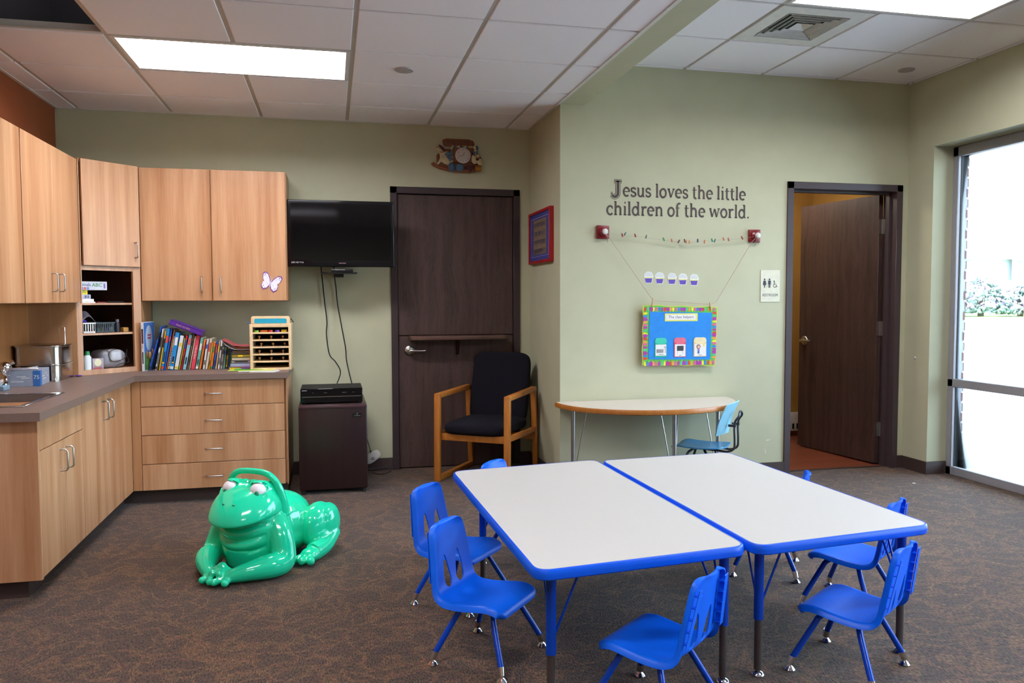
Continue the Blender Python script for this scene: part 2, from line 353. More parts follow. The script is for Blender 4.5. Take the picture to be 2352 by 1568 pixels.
# suspended ceilings: lay-in tiles between grid bars
def ceiling(name, x0, x1, y0, y1, gx, gy, z, skip):
    m = M(); g = .012
    xs = sorted({x0, x1} | {gx+k*T for k in range(-12, 13) if x0+.02 < gx+k*T < x1-.02})
    ys = sorted({y0, y1} | {gy+k*T for k in range(-20, 6) if y0+.02 < gy+k*T < y1-.02})
    for a, b in zip(xs, xs[1:]):
        for c, d in zip(ys, ys[1:]):
            mx, my = (a+b)/2, (c+d)/2
            if any(s[0] < mx < s[1] and s[2] < my < s[3] for s in skip): continue
            m.mi = 0; m.box(a+g if a > x0 else a, c+g if c > y0 else c, z-.001, b-g if b < x1 else b, d-g if d < y1 else d, z+.02, bev=.003)
    m.mi = 1
    inskip = lambda x, y: any(s[4] and s[0]+.01 < x < s[1]-.01 and s[2]+.01 < y < s[3]-.01 for s in skip)
    for a in xs[1:-1]:
        for c, d in zip(ys, ys[1:]):
            if not inskip(a, (c+d)/2): m.box(a-.012, c, z+.0065, a+.012, d, z+.04)
    for c in ys[1:-1]:
        for a, b in zip(xs, xs[1:]):
            if not inskip((a+b)/2, c): m.box(a, c-.012, z+.007, b, c+.012, z+.04)
    return struct(m.done(name, [TILE, TBAR], smooth=False))
LA = [(GX-2*T, GX, GY-2*T, GY-T), (GX-2*T, GX, GY-7*T, GY-6*T), (GX-2*T, GX, GY-11*T, GY-10*T)]
LB = [(BX, BX+2*T, BY-3*T, BY-2*T), (BX, BX+2*T, BY-8*T, BY-7*T)]
HOLE = (GX-3*T, GX-2*T, GY-3*T, GY-2*T, 0)
VENT = (BX, BX+T, BY-2*T, BY-T)
ceiling('ceiling', XL, XS, YF, YA, GX, GY, ZA, [(*q, 1) for q in LA]+[HOLE])
ceiling('ceiling', XB, XC, YF, YB, BX, BY, ZB, [(*q, 1) for q in LB]+[(*VENT, 0)])
# pipe seen through the missing tile, darkened in colour to look unlit
m = M(); m.tube([(-1.84, 4.28, 2.80), (.5, 4.28, 2.80)], .012, 12)
tag(m.done('ceiling_pipe', pm('pipe_shade_dark', '#18151a', rough=.5)), 'thin dark pipe above the missing ceiling tile', 'pipe')

def troffer(q, z, label):
    x0, x1, y0, y1 = q; t = thing('ceiling_light', label, 'ceiling light', ((x0+x1)/2, (y0+y1)/2, z), 0, 'lit fluorescent ceiling lights')
    g = .013; x0 += g; x1 -= g; y0 += g; y1 -= g; e = .022
    m = M()
    m.box(x0, y0, z-.002, x1, y0+e, z+.02); m.box(x0, y1-e, z-.002, x1, y1, z+.02); m.box(x0, y0+e, z-.002, x0+e, y1-e, z+.02); m.box(x1-e, y0+e, z-.002, x1, y1-e, z+.02)
    m.done('light_frame', STRIP, t)
    m = M(); xa, xb, ya, yb = x0+e, x1-e, y0+e, y1-e; h = .10; s_ = .09
    P = [((xa, ya, z), (xb, ya, z)), ((xa+s_*.4, ya+s_, z+h), (xb-s_*.4, ya+s_, z+h))]
    m.grid([[(xa, ya, z+.001), (xb, ya, z+.001)], [(xa+.05, ya+s_, z+h), (xb-.05, ya+s_, z+h)]])
    m.grid([[(xa, yb, z+.001), (xb, yb, z+.001)], [(xa+.05, yb-s_, z+h), (xb-.05, yb-s_, z+h)]])
    m.grid([[(xa, ya, z+.001), (xa, yb, z+.001)], [(xa+.05, ya+s_, z+h), (xa+.05, yb-s_, z+h)]])
    m.grid([[(xb, ya, z+.001), (xb, yb, z+.001)], [(xb-.05, ya+s_, z+h), (xb-.05, yb-s_, z+h)]])
    m.done('reflector', pm('shaded_reflector', '#b8b8bc', rough=.4), t, smooth=False)  # reflector colour greyed to carry the shade of its far side
    m = M(); m.box(xa+.05, ya+s_, z+h-.004, xb-.05, yb-s_, z+h+.02); m.done('diffuser', LAMP, t, smooth=False)
troffer(LA[0], ZA, 'bright recessed ceiling light in the lower ceiling, left of the grey sprinkler cover')
for q in LA[1:]: troffer(q, ZA, 'added recessed ceiling light out of view, lower ceiling')  # more troffers added out of view to brighten the room
troffer(LB[0], ZB, 'bright recessed ceiling light in the raised ceiling beside the square air vent')
for q in LB[1:]: troffer(q, ZB, 'added recessed ceiling light out of view, raised ceiling')  # unseen extra troffer, added for its light
# square louvred air diffuser
t = thing('air_vent', 'square white louvred air vent set in the raised ceiling', 'air vent', ((VENT[0]+VENT[1])/2, (VENT[2]+VENT[3])/2, ZB))
cx, cyv = t.location.x, t.location.y; hw = T/2-.013
def ring(m, ro, ri, zo, zi):
    o = [(cx-ro, cyv-ro, zo), (cx+ro, cyv-ro, zo), (cx+ro, cyv+ro, zo), (cx-ro, cyv+ro, zo)]; i = [(cx-ri, cyv-ri, zi), (cx+ri, cyv-ri, zi), (cx+ri, cyv+ri, zi), (cx-ri, cyv+ri, zi)]
    for k in range(4): m.grid([[o[k], o[(k+1) % 4]], [i[k], i[(k+1) % 4]]])
m = M(); ring(m, hw, .20, ZB-.003, ZB-.003); ring(m, hw, hw, ZB-.003, ZB+.02); ring(m, .20, .20, ZB-.003, ZB+.06); m.done('vent_panel', WHITE, t, smooth=False)
for k in range(4):
    m = M(); r0 = .190-.034*k; ring(m, r0, r0-.009, ZB-.004, ZB+.012); ring(m, r0, r0-.003, ZB-.004, ZB-.004); m.done('louvre', WHITE, t, smooth=False)
m = M(); ring(m, .055, .001, ZB+.0, ZB+.030); m.done('vent_cone', WHITE, t, smooth=False)
m = M(); m.mi = 0; m.box(cx-.2, cyv-.2, ZB+.05, cx+.2, cyv+.2, ZB+.06); m.done('vent_throat', DARKV, t)
def cover(x, y, z, lab):
    m = M(); m.lathe([(.0, -.010), (.052, -.009), (.056, -.004), (.056, 0), (.03, .001)], Matrix.Translation((x, y, z)), 28)
    tag(m.done('sprinkler_cover', pm('cover_grey', '#b2abab', rough=.5)), lab, 'sprinkler cover')
cover(.43, 4.66, ZA, 'round grey sprinkler cover on the lower ceiling, right of the lit panel')
cover(3.995, 4.90, ZB, 'round grey sprinkler cover on the raised ceiling near the window corner')

# baseboards
bh, bt = .094, .012
def base(name, *bx):
    m = M()
    for b in bx: m.box(*b)
    struct(m.done(name, BASEB, smooth=False))
base('baseboard_back', (-.3, YA-bt, 0, D1L, YA, bh), (D1R, YA-bt, 0, XS, YA, bh))
base('baseboard_alcove', (XS-bt, YB-bt, 0, XS, YA-bt, bh))
base('baseboard_far', (XS-bt, YB-bt, 0, D2L, YB, bh), (D2R, YB-bt, 0, XC, YB, bh))
base('baseboard_right', (XC-bt, WY-bt, 0, XC, YB-bt, bh), (XC, WY-bt, 0, XC+.16, WY, bh), (XC-bt, WIN[1][1], 0, XC, WIN[0][0], bh))

# windows
def window(n, y0, y1):
    xf = XC+.165; m = M(); zt = 2.415
    f = .052
    m.box(xf, y0, 0, xf+.075, y0+f, zt, bev=.004); m.box(xf, y1-f, 0, xf+.075, y1, zt, bev=.004)
    m.box(xf, y0, 0.0, xf+.075, y1, .062, bev=.004); m.box(xf, y0, zt-.07, xf+.075, y1, zt, bev=.004); m.box(xf, y0, .655, xf+.075, y1, .715, bev=.004)
    ym = (y0+y1)/2; m.box(xf, ym-.028, .0, xf+.075, ym+.028, zt, bev=.004)
    w = struct(m.done('window_%d' % n, ALU))
    m = M(); xg = xf+.03
    for a, b in ((y0+f, ym-.028), (ym+.028, y1-f)):
        for c, d in ((.062, .655), (.715, zt-.07)):
            m.box(xg, a, c, xg+.006, b, d)
    m.done('pane', GLASS, w, smooth=False)
    m = M()
    for a in (y1-f-.004, ym-.032, ym+.028, y0+f): m.box(xg-.003, a, .062, xg+.009, a+.004, zt-.07)
    m.done('glazing_gasket', BLK, w, smooth=False)
    ld = bpy.data.lights.new('portal', 'AREA'); ld.shape = 'RECTANGLE'; ld.size = zt; ld.size_y = y1-y0; ld.cycles.is_portal = True
    lo = bpy.data.objects.new('portal', ld); C.objects.link(lo); lo.location = (XC+.45, (y0+y1)/2, zt/2)
    lo.rotation_euler = Matrix(((0, 0, 1), (0, 1, 0), (-1, 0, 0))).to_euler()   # emits toward -X
window(1, *WIN[0]); window(2, *WIN[1])
# brick veneer outside
def brick():
    m = bpy.data.materials.new('red_brick'); m.use_nodes = True; nt = m.node_tree; b = nt.nodes['Principled BSDF']; b.inputs['Roughness'].default_value = .85
    tc = nd(nt, 'ShaderNodeTexCoord'); mp = nd(nt, 'ShaderNodeMapping'); mp.inputs['Rotation'].default_value = (PI/2, 0, 0); nt.links.new(tc.outputs['Object'], mp.inputs[0])
    br = nd(nt, 'ShaderNodeTexBrick', i_Scale=1., i_Mortar_Size=.008); br.inputs['Brick Width'].default_value = .2; br.inputs['Row Height'].default_value = .076
    br.inputs['Color1'].default_value = (*srgb('#6b3a38'), 1); br.inputs['Color2'].default_value = (*srgb('#5a3034'), 1); br.inputs['Mortar'].default_value = (*srgb('#a8a4a0'), 1)
    nt.links.new(mp.outputs[0], br.inputs['Vector']); nt.links.new(br.outputs['Color'], b.inputs['Base Color']); return m
m = M(); bx0 = XC+OX+.012
for k in range(32):
    m.box(bx0, WY+.002+.004*(k % 2), k*.076+.004, bx0+.038, WY+.5, k*.076+.068)
m.box(bx0+.002, WY+.012, 0, bx0+.034, WY+.5, 2.45); struct(m.done('wall_brick_pier', brick(), smooth=False))

# ------------------------------------------------------------------ doors
def frame(n, x0, x1, zt, y, wall_t):
    m = M(); f = .051; o = .012
    m.box(x0, y-o, 0, x0+f, y+wall_t+o, zt, bev=.002); m.box(x1-f, y-o, 0, x1, y+wall_t+o, zt, bev=.002); m.box(x0, y-o, zt-f, x1, y+wall_t+o, zt, bev=.002)
    s = .016
    m.box(x0+f, y+.055, 0, x0+f+s, y+wall_t-.03, zt-f); m.box(x1-f-s, y+.055, 0, x1-f, y+wall_t-.03, zt-f); m.box(x0+f, y+.055, zt-f-s, x1-f, y+wall_t-.03, zt-f)
    return m
m = frame(1, D1L, D1R, D1T, YA, W_); d1 = struct(m.done('door_1', FRAMEM))
lx0, lx1 = D1L+.054, D1R-.054
m = M(); m.box(lx0, YA+.012, 1.037, lx1, YA+.05, D1T-.055, bev=.002); m.done('upper_leaf', OAKD, d1)
m = M(); m.box(lx0, YA+.012, .008, lx1, YA+.05, 1.031, bev=.002); m.done('lower_leaf', OAKD, d1)
m = M(); sx0, sx1 = .575, 1.335
poly = [(sx0, YA+.012), (sx1, YA+.012)] + [(sx1-.05*(1-math.cos(a)), YA+.012-.09-.05*math.sin(a)) for a in [i*PI/12 for i in range(7)]] + [(sx0+.05*(1-math.cos(a)), YA+.012-.09-.05*math.sin(a)) for a in [PI/2-i*PI/12 for i in range(7)]]
m.prism(poly, 1.003, 1.034, bev=.006); m.done('door_shelf', wood('shelf_oak', '#4d362c', '#674b3e', rough=.45), d1)
m = M(); m.prism([(YA+.012, 1.003), (YA-.07, 1.003), (YA-.05, .985), (YA+.012, .88)], .955-.012, .955+.012, mat=Matrix(((0, 0, 1, 0), (1, 0, 0, 0), (0, 1, 0, 0), (0, 0, 0, 1)))); m.done('shelf_bracket', pm('dark_bracket', '#2c1512', rough=.5), d1)
def lever(root, x, y, z, s, name='door_handle'):
    """s=+1 lever points +X; on a face looking to -Y"""
    m = M(); R = Matrix.Translation((x, y, z)) @ Matrix.Rotation(PI/2, 4, 'X')
    m.lathe([(0, .018), (.02, .017), (.036, .010), (.041, .004), (.041, 0)], R, 28)
    m.lathe([(.016, .0), (.016, .05), (.014, .056), (0, .057)], R, 20)
    m.tube(smooth_path([(x, y-.048, z), (x+s*.02, y-.052, z), (x+s*.06, y-.052, z-.001), (x+s*.095, y-.05, z-.001), (x+s*.118, y-.043, z)], 4), [.013]*10+[.011]*6+[.008], 12)
    return m.done(name, NICKEL, root)
lever(d1, .583, YA+.012, .919, 1)
# door 2: open leaf swung into the restroom
m = frame(2, D2L, D2R, D2T, YB, W_); d2 = struct(m.done('door_2', pm('dark_frame_paint_2', '#45393c', rough=.38, var=.04)))
piv = Vector((D2R-.054, YB+W_+.004, 0)); ang = math.radians(8.)
dv = Vector((-math.sin(ang), math.cos(ang), 0)); nv = Vector((-math.cos(ang), -math.sin(ang), 0))   # along leaf; face normal toward -X
def leafm():
    return Matrix(((dv.x, nv.x, 0, piv.x), (dv.y, nv.y, 0, piv.y), (0, 0, 1, 0), (0, 0, 0, 1)))
m = M(); m.box(.003, 0, .012, .872, .042, D2T-.056, bev=.002, mat=leafm()); m.done('leaf', OAKD, d2)
for zz in (1.87, 1.075, .28):
    m = M(); m.box(-.0015, .002, zz-.057, .004, .040, zz+.057, mat=leafm()); m.tube([(piv.x+.004, piv.y+.006, zz-.057), (piv.x+.004, piv.y+.006, zz+.057)], .0075, 10)
    m.box(D2R-.0545, YB+W_-.045, zz-.057, D2R-.0505, YB+W_+.006, zz+.057)
    m.done('hinge', NICKEL, d2)
m = M(); bm_ = leafm() @ Matrix.Translation((.872-.07, .042, .945)) @ Matrix.Rotation(-PI/2, 4, 'X')
m.lathe([(0, .016), (.02, .015), (.036, .009), (.04, .003), (.04, 0)], bm_, 24); m.lathe([(.014, 0), (.014, .048), (0, .05)], bm_, 16)
P = [leafm() @ Vector(p) for p in [(.80, .088, .945), (.76, .094, .945), (.71, .092, .944), (.685, .084, .945)]]; m.tube(smooth_path(P, 4), .0105, 10)
bm_ = leafm() @ Matrix.Translation((.872-.07, 0, .945)) @ Matrix.Rotation(PI/2, 4, 'X'); m.lathe([(0, .016), (.02, .015), (.036, .009), (.04, .003), (.04, 0)], bm_, 24); m.tube([leafm() @ Vector(p) for p in [(.80, 0, .945), (.80, -.05, .945), (.69, -.05, .945)]], .0105, 10)
m.done('door_handle', NICKEL, d2)
m = M(); m.box(D2L+.051, YB+.05, 0, D2R-.051, YB+.075, .006); struct(m.done('trim_3', pm('threshold_strip', '#3a2c26', rough=.5)))
# baseboard heater inside the restroom
t = thing('baseboard_heater', 'white baseboard heater with slots on the restroom wall', 'heater', (4.2, 6.7, 0))
m = M(); m.prism([(6.745, .05), (6.68, .05), (6.68, .17), (6.70, .22), (6.745, .22)], 3.75, 4.49, mat=Matrix(((0, 0, 1, 0), (1, 0, 0, 0), (0, 1, 0, 0), (0, 0, 0, 1)))); m.done('heater_body', WHITE, t)
m = M(); [m.box(3.78+k*.045, 6.677, .07, 3.80+k*.045, 6.681, .12) for k in range(15)]; tag(m.done('heater_slots', BLKM, t), None, None) if False else m.done('heater_slots', BLKM, t)

t = thing('restroom_fill_light', 'added round lamp that lights the restroom, hidden from view', 'ceiling light', (3.6, 6.1, 2.45))
m = M(); m.lathe([(.14, 0), (.14, -.03), (.0, -.06)], Matrix.Translation((3.6, 6.1, 2.45)), 24); m.done('fill_emitter', lampmat('warm_fill', (1, .9, .76), 20.), t)  # added emitter that brightens the restroom behind the open door
# ------------------------------------------------------------------ cabinets
def pull(root, p, axis, out, L=.10, d=.032, r=.0042):
    """wire pull: centre p on the face, axis along the bar, out = outward normal"""
    p, a, o = Vector(p), Vector(axis), Vector(out); h = L/2
    pts = [p-a*h, p-a*h+o*(d-.008), p-a*(h-.006)+o*(d-.002), p-a*(h-.012)+o*d, p+a*(h-.012)+o*d, p+a*(h-.006)+o*(d-.002), p+a*h+o*(d-.008), p+a*h]
    m = M(); m.tube(pts, r, 10); return m.done('handle', CHROME if False else NICKEL, root)
G = .0022
# wall cabinet on the back wall
zb, zt = 1.307, 2.205
t = thing('wall_cabinet', 'two-door maple wall cabinet on the olive wall beside the television', 'cabinet', (-.78, 5.9, zb))
m = M(); m.box(-1.262, 5.77, zb, -.3, YA-.001, zt, bev=.001); m.done('cabinet_body', MAPLE_D, t)
for a, b, hx in ((-1.252, -.80, -.865), (-.797, -.306, -.742)):
    m = M(); m.box(a+G, 5.75, zb+.002, b-G, 5.769, zt-.003, bev=.001); d = m.done('door', MAPLE, t)
    pull(d, (hx, 5.75, 1.42), (0, 0, 1), (0, -1, 0))
# corner cabinet, cut across at 45 degrees, with open shelves below reaching the counter
c0, c1 = Vector((-1.54, 5.462)), Vector((-1.256, 5.745)); dd = (c1-c0).normalized(); nn = Vector((dd.y, -dd.x)); LW = (c1-c0).length
CM = Matrix(((dd.x, -nn.x, 0, c0.x), (dd.y, -nn.y, 0, c0.y), (0, 0, 1, 0), (0, 0, 0, 1)))   # local x along face, local y into cabinet
t = thing('corner_cabinet', 'tall diagonal maple corner cabinet with three open shelves standing on the counter', 'cabinet', (-1.6, 5.8, .8355))
m = M(); bk = [(XL+.001, YA-.001), (XL+.001, 5.462), (-1.54, 5.462), (-1.256, 5.745), (-1.256, YA-.001)]
ins = [(XL+.02, YA-.02), (XL+.02, 5.48), (-1.548, 5.48), (-1.275, 5.753), (-1.275, YA-.02)]
m.prism(bk[::-1], 2.185, 2.205); m.prism(bk[::-1], 1.53, 1.56); m.done('cabinet_body', MAPLE_D, t)
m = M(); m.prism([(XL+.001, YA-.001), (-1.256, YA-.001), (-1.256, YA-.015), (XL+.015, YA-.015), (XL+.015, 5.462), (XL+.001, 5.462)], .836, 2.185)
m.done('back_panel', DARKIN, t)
m = M(); m.box(XL+.001, 5.427, .836, -1.567, 5.444, 1.296); m.box(-1.273, 5.745, .836, -1.256, YA-.001, 2.185); m.done('side_panel', MAPLE_D, t)
sw = .03
m = M(); fw = .019
m.box(-.036, 0, .836, 0, fw, 1.296, mat=CM); m.box(-.003, .0, 1.296, .004, fw, 2.185, mat=CM); m.box(LW-.053, 0, .836, LW, fw, 2.185, mat=CM); m.box(0, 0, .836, LW-.053, fw, .868, mat=CM); m.box(0, 0, 1.505, LW-.053, fw, 1.56, mat=CM); m.done('face_frame', MAPLE, t)
for zz in (1.10, 1.295, .86):
    m = M(); m.prism([(p[0], p[1]) for p in ins][::-1], zz-.012 if zz > .9 else .837, zz); m.done('shelf', MAPLE, t)
m = M(); m.box(.008, -.019, 1.535, LW-.008, -.001, 2.203, bev=.001, mat=CM); d = m.done('door', MAPLE, t)
pc = CM @ Vector((LW-.045, -.019, 1.645)); pull(d, pc, (0, 0, 1), (nn.x, nn.y, 0))
# wall cabinets along the left wall
for i, (y0, y1, lab) in enumerate(((4.523, 5.445, 'maple two-door wall cabinet on the left wall, next to the corner cabinet'), (3.585, 4.515, 'maple wall cabinet on the left wall, cut off by the left edge of the picture'))):
    t = thing('wall_cabinet', lab, 'cabinet', (-1.7, (y0+y1)/2, 1.297), 0, 'wall cabinets over the sink run'); ym = (y0+y1)/2
    m = M(); m.box(XL+.001, y0, 1.297, -1.56, y1, 2.195, bev=.001); m.done('cabinet_body', MAPLE_D, t)
    for a, b, hy in ((y0, ym, ym-.06), (ym, y1, ym+.06)):
        m = M(); m.box(-1.559, a+G, 1.299, -1.54, b-G, 2.192, bev=.001); d = m.done('door', MAPLE, t)
        pull(d, (-1.54, hy, 1.415), (0, 0, 1), (1, 0, 0))
# wood splash panel between counter and left cabinets
m = M(); m.box(XL+.001, 3.70, .837, XL+.012, 5.44, 1.296); tag(m.done('splash_panel', wood('splash_maple', '#9a6238', '#b07848', rough=.3)), 'glossy brown wood panel on the wall behind the sink counter', 'panel')
# base cabinets
ZK, ZC = .095, .797
XF = -1.25
t = thing('sink_cabinet', 'maple base cabinet under the sink with two doors below a blank drawer front', 'cabinet', (-1.5, 4.05, 0))
m = M(); m.box(XL+.001, 3.772, ZK, XF-.02, 4.372, ZC-.001); m.done('cabinet_body', MAPLE_D, t)
m = M(); m.box(XL+.001, 3.752, ZK-.005, XF, 3.771, ZC-.001, bev=.001); m.done('end_panel', MAPLE, t)
m = M(); m.box(XL+.001, 3.81, 0, XF-.075, 4.372, ZK-.001); m.done('toe_kick', BASEB, t)
m = M(); m.box(XF-.019, 3.773, .658, XF, 4.371, ZC-.004, bev=.001); m.done('drawer_front', MAPLE, t)
for a, b, hy in ((3.773, 4.07, 4.03), (4.073, 4.371, 4.115)):
    m = M(); m.box(XF-.019, a, ZK+.002, XF, b, .654, bev=.001); d = m.done('door', MAPLE, t); pull(d, (XF, hy, .565), (0, 0, 1), (1, 0, 0))
t = thing('base_cabinet', 'maple two-door base cabinet between the sink cabinet and the corner', 'cabinet', (-1.5, 4.85, 0))
m = M(); m.box(XL+.001, 4.375, ZK, XF-.02, 5.40, ZC-.001); m.box(XF-.02, 5.22, ZK, XF-.001, 5.379, ZC-.001); m.done('cabinet_body', MAPLE_D, t)
m = M(); m.box(XL+.001, 4.375, 0, XF-.075, 5.45, ZK-.001); m.done('toe_kick', BASEB, t)
for a, b, hy in ((4.376, 4.795, 4.75), (4.798, 5.218, 4.845)):
    m = M(); m.box(XF-.019, a, ZK+.002, XF, b, ZC-.004, bev=.001); d = m.done('door', MAPLE, t); pull(d, (XF, hy, .70), (0, 0, 1), (1, 0, 0))
YD = 5.38
t = thing('drawer_cabinet', 'maple base cabinet with four wide drawers under the books', 'cabinet', (-.75, 5.7, 0))
m = M(); m.box(-1.245, YD+.02, ZK, -.303, YA-.001, ZC-.001); m.box(-1.249, YD+.001, ZK, -1.197, YD+.019, ZC-.001); m.done('cabinet_body', MAPLE_D, t)
m = M(); m.box(-.319, YD+.004, ZK-.004, -.300, YA-.001, ZC-.001) if False else m.box(-.3025, YD, ZK-.004, -.296, YA-.001, ZC-.001); m.done('end_panel', MAPLE, t)
m = M(); m.box(-1.325, YD+.075, 0, -.303, YA-.001, ZK-.001); m.done('toe_kick', BASEB, t)
zz = [.796, .632, .449, .262, .092]
for k in range(4):
    m = M(); m.box(-1.194, YD, zz[k+1]+.002, -.316, YD+.019, zz[k]-.002, bev=.001); d = m.done('drawer', MAPLE, t)
    pull(d, (-.757, YD, zz[k+1]+(zz[k]-zz[k+1])*.48), (1, 0, 0), (0, -1, 0))
# counter
m = M(); z0, z1 = .798, .835
poly = [(XL+.001, 3.705), (-1.29, 3.705), (-1.222, 3.77), (-1.222, 5.19), (-1.20, 5.28), (-1.13, 5.36), (-1.10, 5.362), (-.288, 5.362), (-.288, YA-.001), (XL+.001, YA-.001)]
poly = [(XL+.001, 3.69), (-1.218, 3.69), (-1.222, 5.362), (-.288, 5.362), (-.288, YA-.001), (XL+.001, YA-.001)]
sk = (-1.70, 3.93, -1.375, 4.44)
m.prism(poly, z0, z1)
me = bpy.data.meshes.new('t'); m.b.to_mesh(me); m.b.free(); ob = bpy.data.objects.new('t', me); C.objects.link(ob)
mc = M(); mc.box(sk[0], sk[1], z0-.1, sk[2], sk[3], z1+.1); oc = mc.done('t', COUNTER)
md = ob.modifiers.new('b', 'BOOLEAN'); md.object = oc; md.operation = 'DIFFERENCE'; md.solver = 'EXACT'
bpy.context.view_layer.update(); res = bpy.data.meshes.new_from_object(ob.evaluated_get(bpy.context.evaluated_depsgraph_get()))
bpy.data.objects.remove(ob); bpy.data.objects.remove(oc); m = M(); m.b.from_mesh(res)
for f in m.b.faces: f.material_index = 0
tag(m.done('countertop', COUNTER, smooth=False), 'L-shaped grey-brown laminate countertop over the maple base cabinets', 'countertop')
# sink
t = thing('sink', 'stainless steel sink set into the counter at the left edge', 'sink', (-1.54, 4.18, .835))
m = M(); x0, y0, x1, y1 = sk; e = .022
for q in ((x0-e, y0-e, x1+e, y0+.003), (x0-e, y1-.003, x1+e, y1+e), (x0-e, y0, x0+.003, y1), (x1-.003, y0, x1+e, y1)): m.box(q[0], q[1], .8355, q[2], q[3], .839, bev=.001)
m.done('rim', STEEL, t)
m = M(); r = .002
m.box(x0+r, y0+r, .70, x1-r, y1-r, .702); m.box(x0+r, y0+r, .70, x0+2*r, y1-r, .835); m.box(x1-2*r, y0+r, .70, x1-r, y1-r, .835); m.box(x0+r, y0+r, .70, x1-r, y0+2*r, .835); m.box(x0+r, y1-2*r, .70, x1-r, y1-r, .835); m.done('basin', pm('basin_steel', '#77777a', rough=.38, metal=.5), t, smooth=False)
# faucet: chrome body beside the glove box
t = thing('faucet', 'chrome faucet with a round knob behind the sink', 'faucet', (-1.76, 4.70, .835))
m = M(); m.lathe([(.030, 0), (.030, .01), (.018, .02), (.016, .08), (.020, .092)], Matrix.Translation((-1.73, 4.735, .8355)), 20); m.done('base', CHROME, t)
m = M(); m.tube(smooth_path([(-1.73, 4.73, .91), (-1.72, 4.68, .925), (-1.66, 4.52, .93), (-1.61, 4.42, .92), (-1.60, 4.40, .90)], 5), .010, 12); m.done('spout', CHROME, t)
m = M(); m.ell((-1.725, 4.735, .952), (.033, .033, .032)); m.tube([(-1.70, 4.735, .97), (-1.682, 4.74, .982)], [.008, .013], 12); m.done('knob', CHROME, t)

# glove box, pens, tissue, canister, oval lid
def rbox(root_args, parts): pass
t = thing('glove_box', 'grey cardboard box with a blue end panel on the counter, pencils on top', 'box', (-1.70, 4.99, .836))
BM = Matrix.Translation((-1.592, 4.845, .8355)) @ Matrix.Rotation(math.radians(7), 4, 'Z')
m = M(); m.box(-.205, 0, 0, 0, .25, .088, bev=.001, mat=BM); m.done('carton', pm('grey_card', '#8e95a4', rough=.6), t)
m = M(); m.box(-.033, -.0012, .001, .0012, -.0002, .0875, mat=BM); m.box(.0002, -.0012, .001, .0014, .045, .0875, mat=BM); m.done('blue_panel', pm('blue_card', '#2c66a8', rough=.5), t)
m = M()
for k, (w, z, x) in enumerate(((.06, .028, -.11), (.045, .055, -.09), (.04, .047, -.07), (.045, .064, -.165))):
    m.box(x-w/2, -.0013, z-.0015, x+w/2, -.0003, z+.0015, mat=BM @ Matrix.Rotation(0, 4, 'X'))
for y, z, l in ((.09, .05, .06), (.15, .06, .05), (.12, .035, .08), (.19, .045, .03)): m.box(.0003, y-l/2, z-.0015, .0013, y+l/2, z+.0015, mat=BM)
m.text('75', .03, BM @ Matrix(((1, 0, 0, -.016), (0, 0, -1, -.0014), (0, 1, 0, .05), (0, 0, 0, 1))), depth=.0004); m.done('printing', WHITE, t)
yz = [('yellow', '#d9a62c'), ('grey', '#8a8f9c')]
for k, (nm, col) in enumerate(yz):
    m = M(); a = BM @ Vector((-.12+.02*k, .02, .0935)); b = BM @ Vector((-.05, .22+.01*k, .0935)); m.tube([a, a+(b-a)*.9, b], [.0045, .0045, .001], 6); tag(m.done('pencil', pm('pencil_'+nm, col)), '%s pencil lying on the grey cardboard box' % nm, 'pencil', 'pencils on the glove box')
m = M(); a = BM @ Vector((-.145, .012, .1)); m.box(-.17, .004, .0885, -.008, .04, .104, bev=.004, mat=BM); tag(m.done('stapler', pm('pale_metal', '#c7c7d4', rough=.25, metal=.6)), 'pale metal stapler-like bar on the front edge of the grey box', 'stapler')
t = thing('tissue_packet', 'small grey packet with a white tissue sticking out by the sink', 'tissue packet', (-1.74, 4.66, .836))
m = M(); m.box(-1.80, 4.62, .8355, -1.69, 4.70, .862, bev=.003); m.done('packet', pm('grey_blue_card', '#7b93a3'), t)
m = M(); P = []
for i in range(9):
    P.append([(-1.79+.012*i, 4.622+.076*j/6, .863+.022*math.sin(i*.9)*math.sin(j*.7)+.016*(i/8)) for j in range(7)])
m.grid(P); o = m.done('tissue', PAPER, t); md = o.modifiers.new('s', 'SOLIDIFY'); md.thickness = .001
# mirror-finish two-tier bread bin / canister
t = thing('steel_canister', 'two-tier polished steel bin with rounded corner on the counter under the left cabinets', 'container', (-1.68, 5.29, .836))
def rr(x0, y0, x1, y1, r, n=6):
    P = []
    for cx_, cy_, a in ((x1-r, y0+r, -PI/2), (x1-r, y1-r, 0), (x0+r, y1-r, PI/2), (x0+r, y0+r, PI)):
        P += [(cx_+r*math.cos(a+i*PI/2/n), cy_+r*math.sin(a+i*PI/2/n)) for i in range(n+1)]
    return P
for z0_, z1_, e in ((.836, .925, 0), (.937, 1.035, .0)):
    m = M(); m.prism(rr(-1.825, 5.12, -1.575, 5.415, .05), z0_, z1_); m.done('bin', STEEL, t)
    m = M(); m.prism(rr(-1.83, 5.115, -1.57, 5.42, .053), z1_, z1_+.012, bev=.003); m.done('lid', STEEL, t)
m = M(); m.tube([(-1.62, 5.30, 1.047), (-1.628, 5.30, 1.145), (-1.612, 5.305, 1.157), (-1.598, 5.31, 1.145), (-1.598, 5.31, 1.047)], .0022, 8); tag(m.done('wire_loop', CHROME), 'tall thin bent wire standing on the polished steel bin', 'wire')
m = M(); m.ell((-1.555, 5.40, .841), (.022, .014, .005)); tag(m.done('purple_clip', pm('purple_plastic', '#5a2f96', rough=.3)), 'small purple oval object on the counter in front of the corner cabinet', 'clip')
